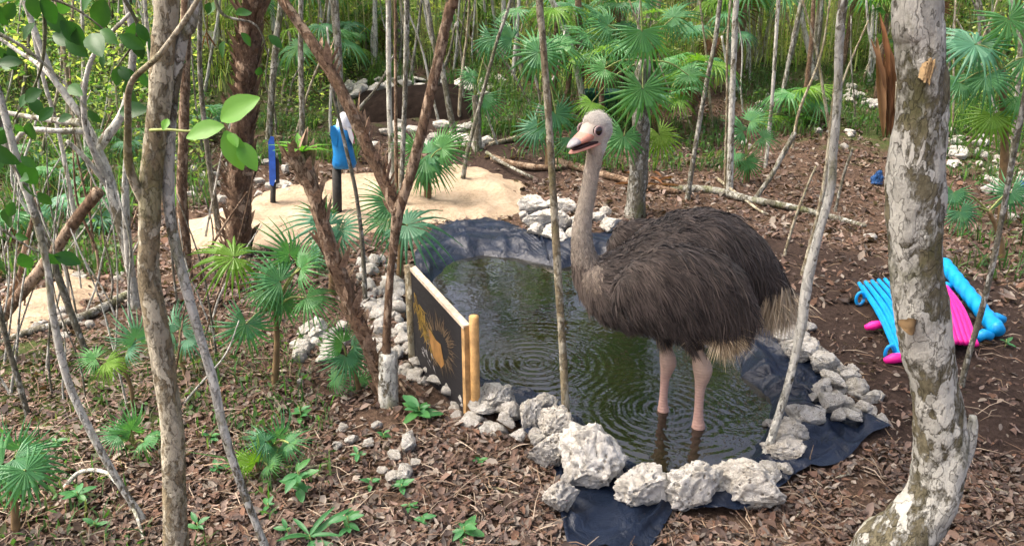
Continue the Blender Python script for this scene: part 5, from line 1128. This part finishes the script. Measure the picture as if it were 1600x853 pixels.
for (x, y, m_) in [(1362, 514, 'pink_plastic'), (1393, 566, 'pink_plastic')]:
    p = G(x, y + 4) - gb; V, F = tube([p + Vector((-.05, 0, .03)), p + Vector((0, 0, .045)), p + Vector((.06, -.01, .06))], [.018, .033, .03], 12); link('end_cap', mesh_py('end_cap', V, F, M[m_]), t)
for (x, y) in [(1342, 470), (1388, 556)]:
    p = G(x, y + 8) - gb; V, F = tube([p + Vector((.03 * math.cos(a), 0, .06 + .05 * math.sin(a))) for a in np.linspace(0, 6.1, 12)], [.012] * 12, 8); link('loop', mesh_py('loop', V, F, M['blue_plastic']), t)
# twisted blue tube
g0, g1 = G(1470, 428), G(1556, 532); gb = g0; t = thing('twisted_tube', gb, 'bright blue twisted foam tube lying beside the pink ribs', 'pool float')
a, e = np.array(g0 + Vector((0, 0, .10))), np.array(g1 + Vector((0, 0, .07))); ax = (e - a) / np.linalg.norm(e - a); u = np.cross(ax, [0, 0, 1]); u /= np.linalg.norm(u); v_ = np.cross(u, ax); V = []; F = []
nS, nK = 120, 20; Lt = np.linalg.norm(e - a)
for i in range(nS + 1):
    for k in range(nK):
        th = 2 * math.pi * k / nK; tt = i / nS * Lt; r = .052 * (1 + .16 * abs(math.sin(1.5 * th + tt * 22)) - .08) * (1 if 1 < i < nS - 1 else .8); V.append(a + ax * tt + (u * math.cos(th) + v_ * math.sin(th)) * r - np.array(gb))
for i in range(nS):
    for k in range(nK): k2 = (k + 1) % nK; F.append((i*nK+k, i*nK+k2, (i+1)*nK+k2, (i+1)*nK+k))
F.append(tuple(range(nK))[::-1]); F.append(tuple(nS*nK + k for k in range(nK))); link('tube', mesh_py('tube', V, F, M['blue_plastic']), t)
for (x, y) in [(1477, 452), (1535, 528), (1555, 502)]:
    p = G(x, y + 6) - gb; V, F = tube([p + Vector((-.05, 0, .02)), p + Vector((.0, 0, .06)), p + Vector((.05, 0, .04))], [.03, .036, .03], 10); link('tie', mesh_py('tie', V, F, M['blue_plastic']), t)
# crumpled bags, tub and far bits
def bag(px, py, wpx, hpx, mat, label, seed, name='crumpled_bag', cat='bag'):
    p = G(px, py + hpx * .5); s = wpx * mpp(p) / 2; bm = bmesh.new(); bmesh.ops.create_icosphere(bm, subdivisions=4, radius=1)
    for v in bm.verts:
        q = v.co * 1.8 + Vector((seed, 0, 0)); k = 1 + .3 * noise.noise(q) - .25 * abs(noise.noise(q * 2.2)) + .12 * noise.noise(q * 4); v.co = Vector((v.co.x * k * s, v.co.y * k * s * .7, max(-.1, v.co.z * k) * s * hpx / wpx + s * .5))
    m_ = bpy.data.meshes.new(name); bm.to_mesh(m_); bm.free(); m_.materials.append(M[mat]); return tag(link(name, m_, None, p), label, cat)
bag(1369, 272, 20, 36, 'navy_bag', 'small crumpled navy blue bag on the slope beside the thick trunk', 3)
bag(1597, 288, 22, 24, 'navy_bag', 'dark blue crumpled bag on the rocky bank by the grey sapling', 8)
p = G(938, 172); t = thing('plastic_tub', p, 'dark teal plastic tub half hidden behind the palms', 'tub'); V, F = lathe([(0,0,0,.22,.18),(0,0,.05,.25,.2),(0,0,.28,.3,.24),(0,0,.31,.32,.26),(0,0,.31,.28,.22),(0,0,.1,.24,.19)], 20); link('bowl', mesh_py('bowl', V, F, M['teal_plastic']), t)
p = G(325, 100); t = thing('white_panel', p, 'white painted panel glimpsed through the thicket behind the palm trunk', 'panel'); mb = MB(); mb.box((0, 0, .45), (.75, .06, .32)); mb.build('sheet', M['white_paint'], t); mb = MB(); mb.box((-.3, .02, .15), (.06, .05, .5)); mb.box((.3, .02, .15), (.06, .05, .5)); mb.build('stand', M['white_paint'], t)
p = at(323, 50, 5.0); t = thing('red_flower', p, 'red orange hanging flower on the branch near the palm trunk top', 'flower')
for k in range(6): put_leaf(t, p, Vector((math.cos(k) * .5, math.sin(k) * .5, -1)), Vector((0, -1, .3)), .11, LFX, 'petal')
V, F = tube([(0, 0, 0), (.02, 0, .1), (.02, .05, .5)], [.004] * 3, 5); link('stalk', mesh_py('stalk', V, F, M['stem_brown']), t)
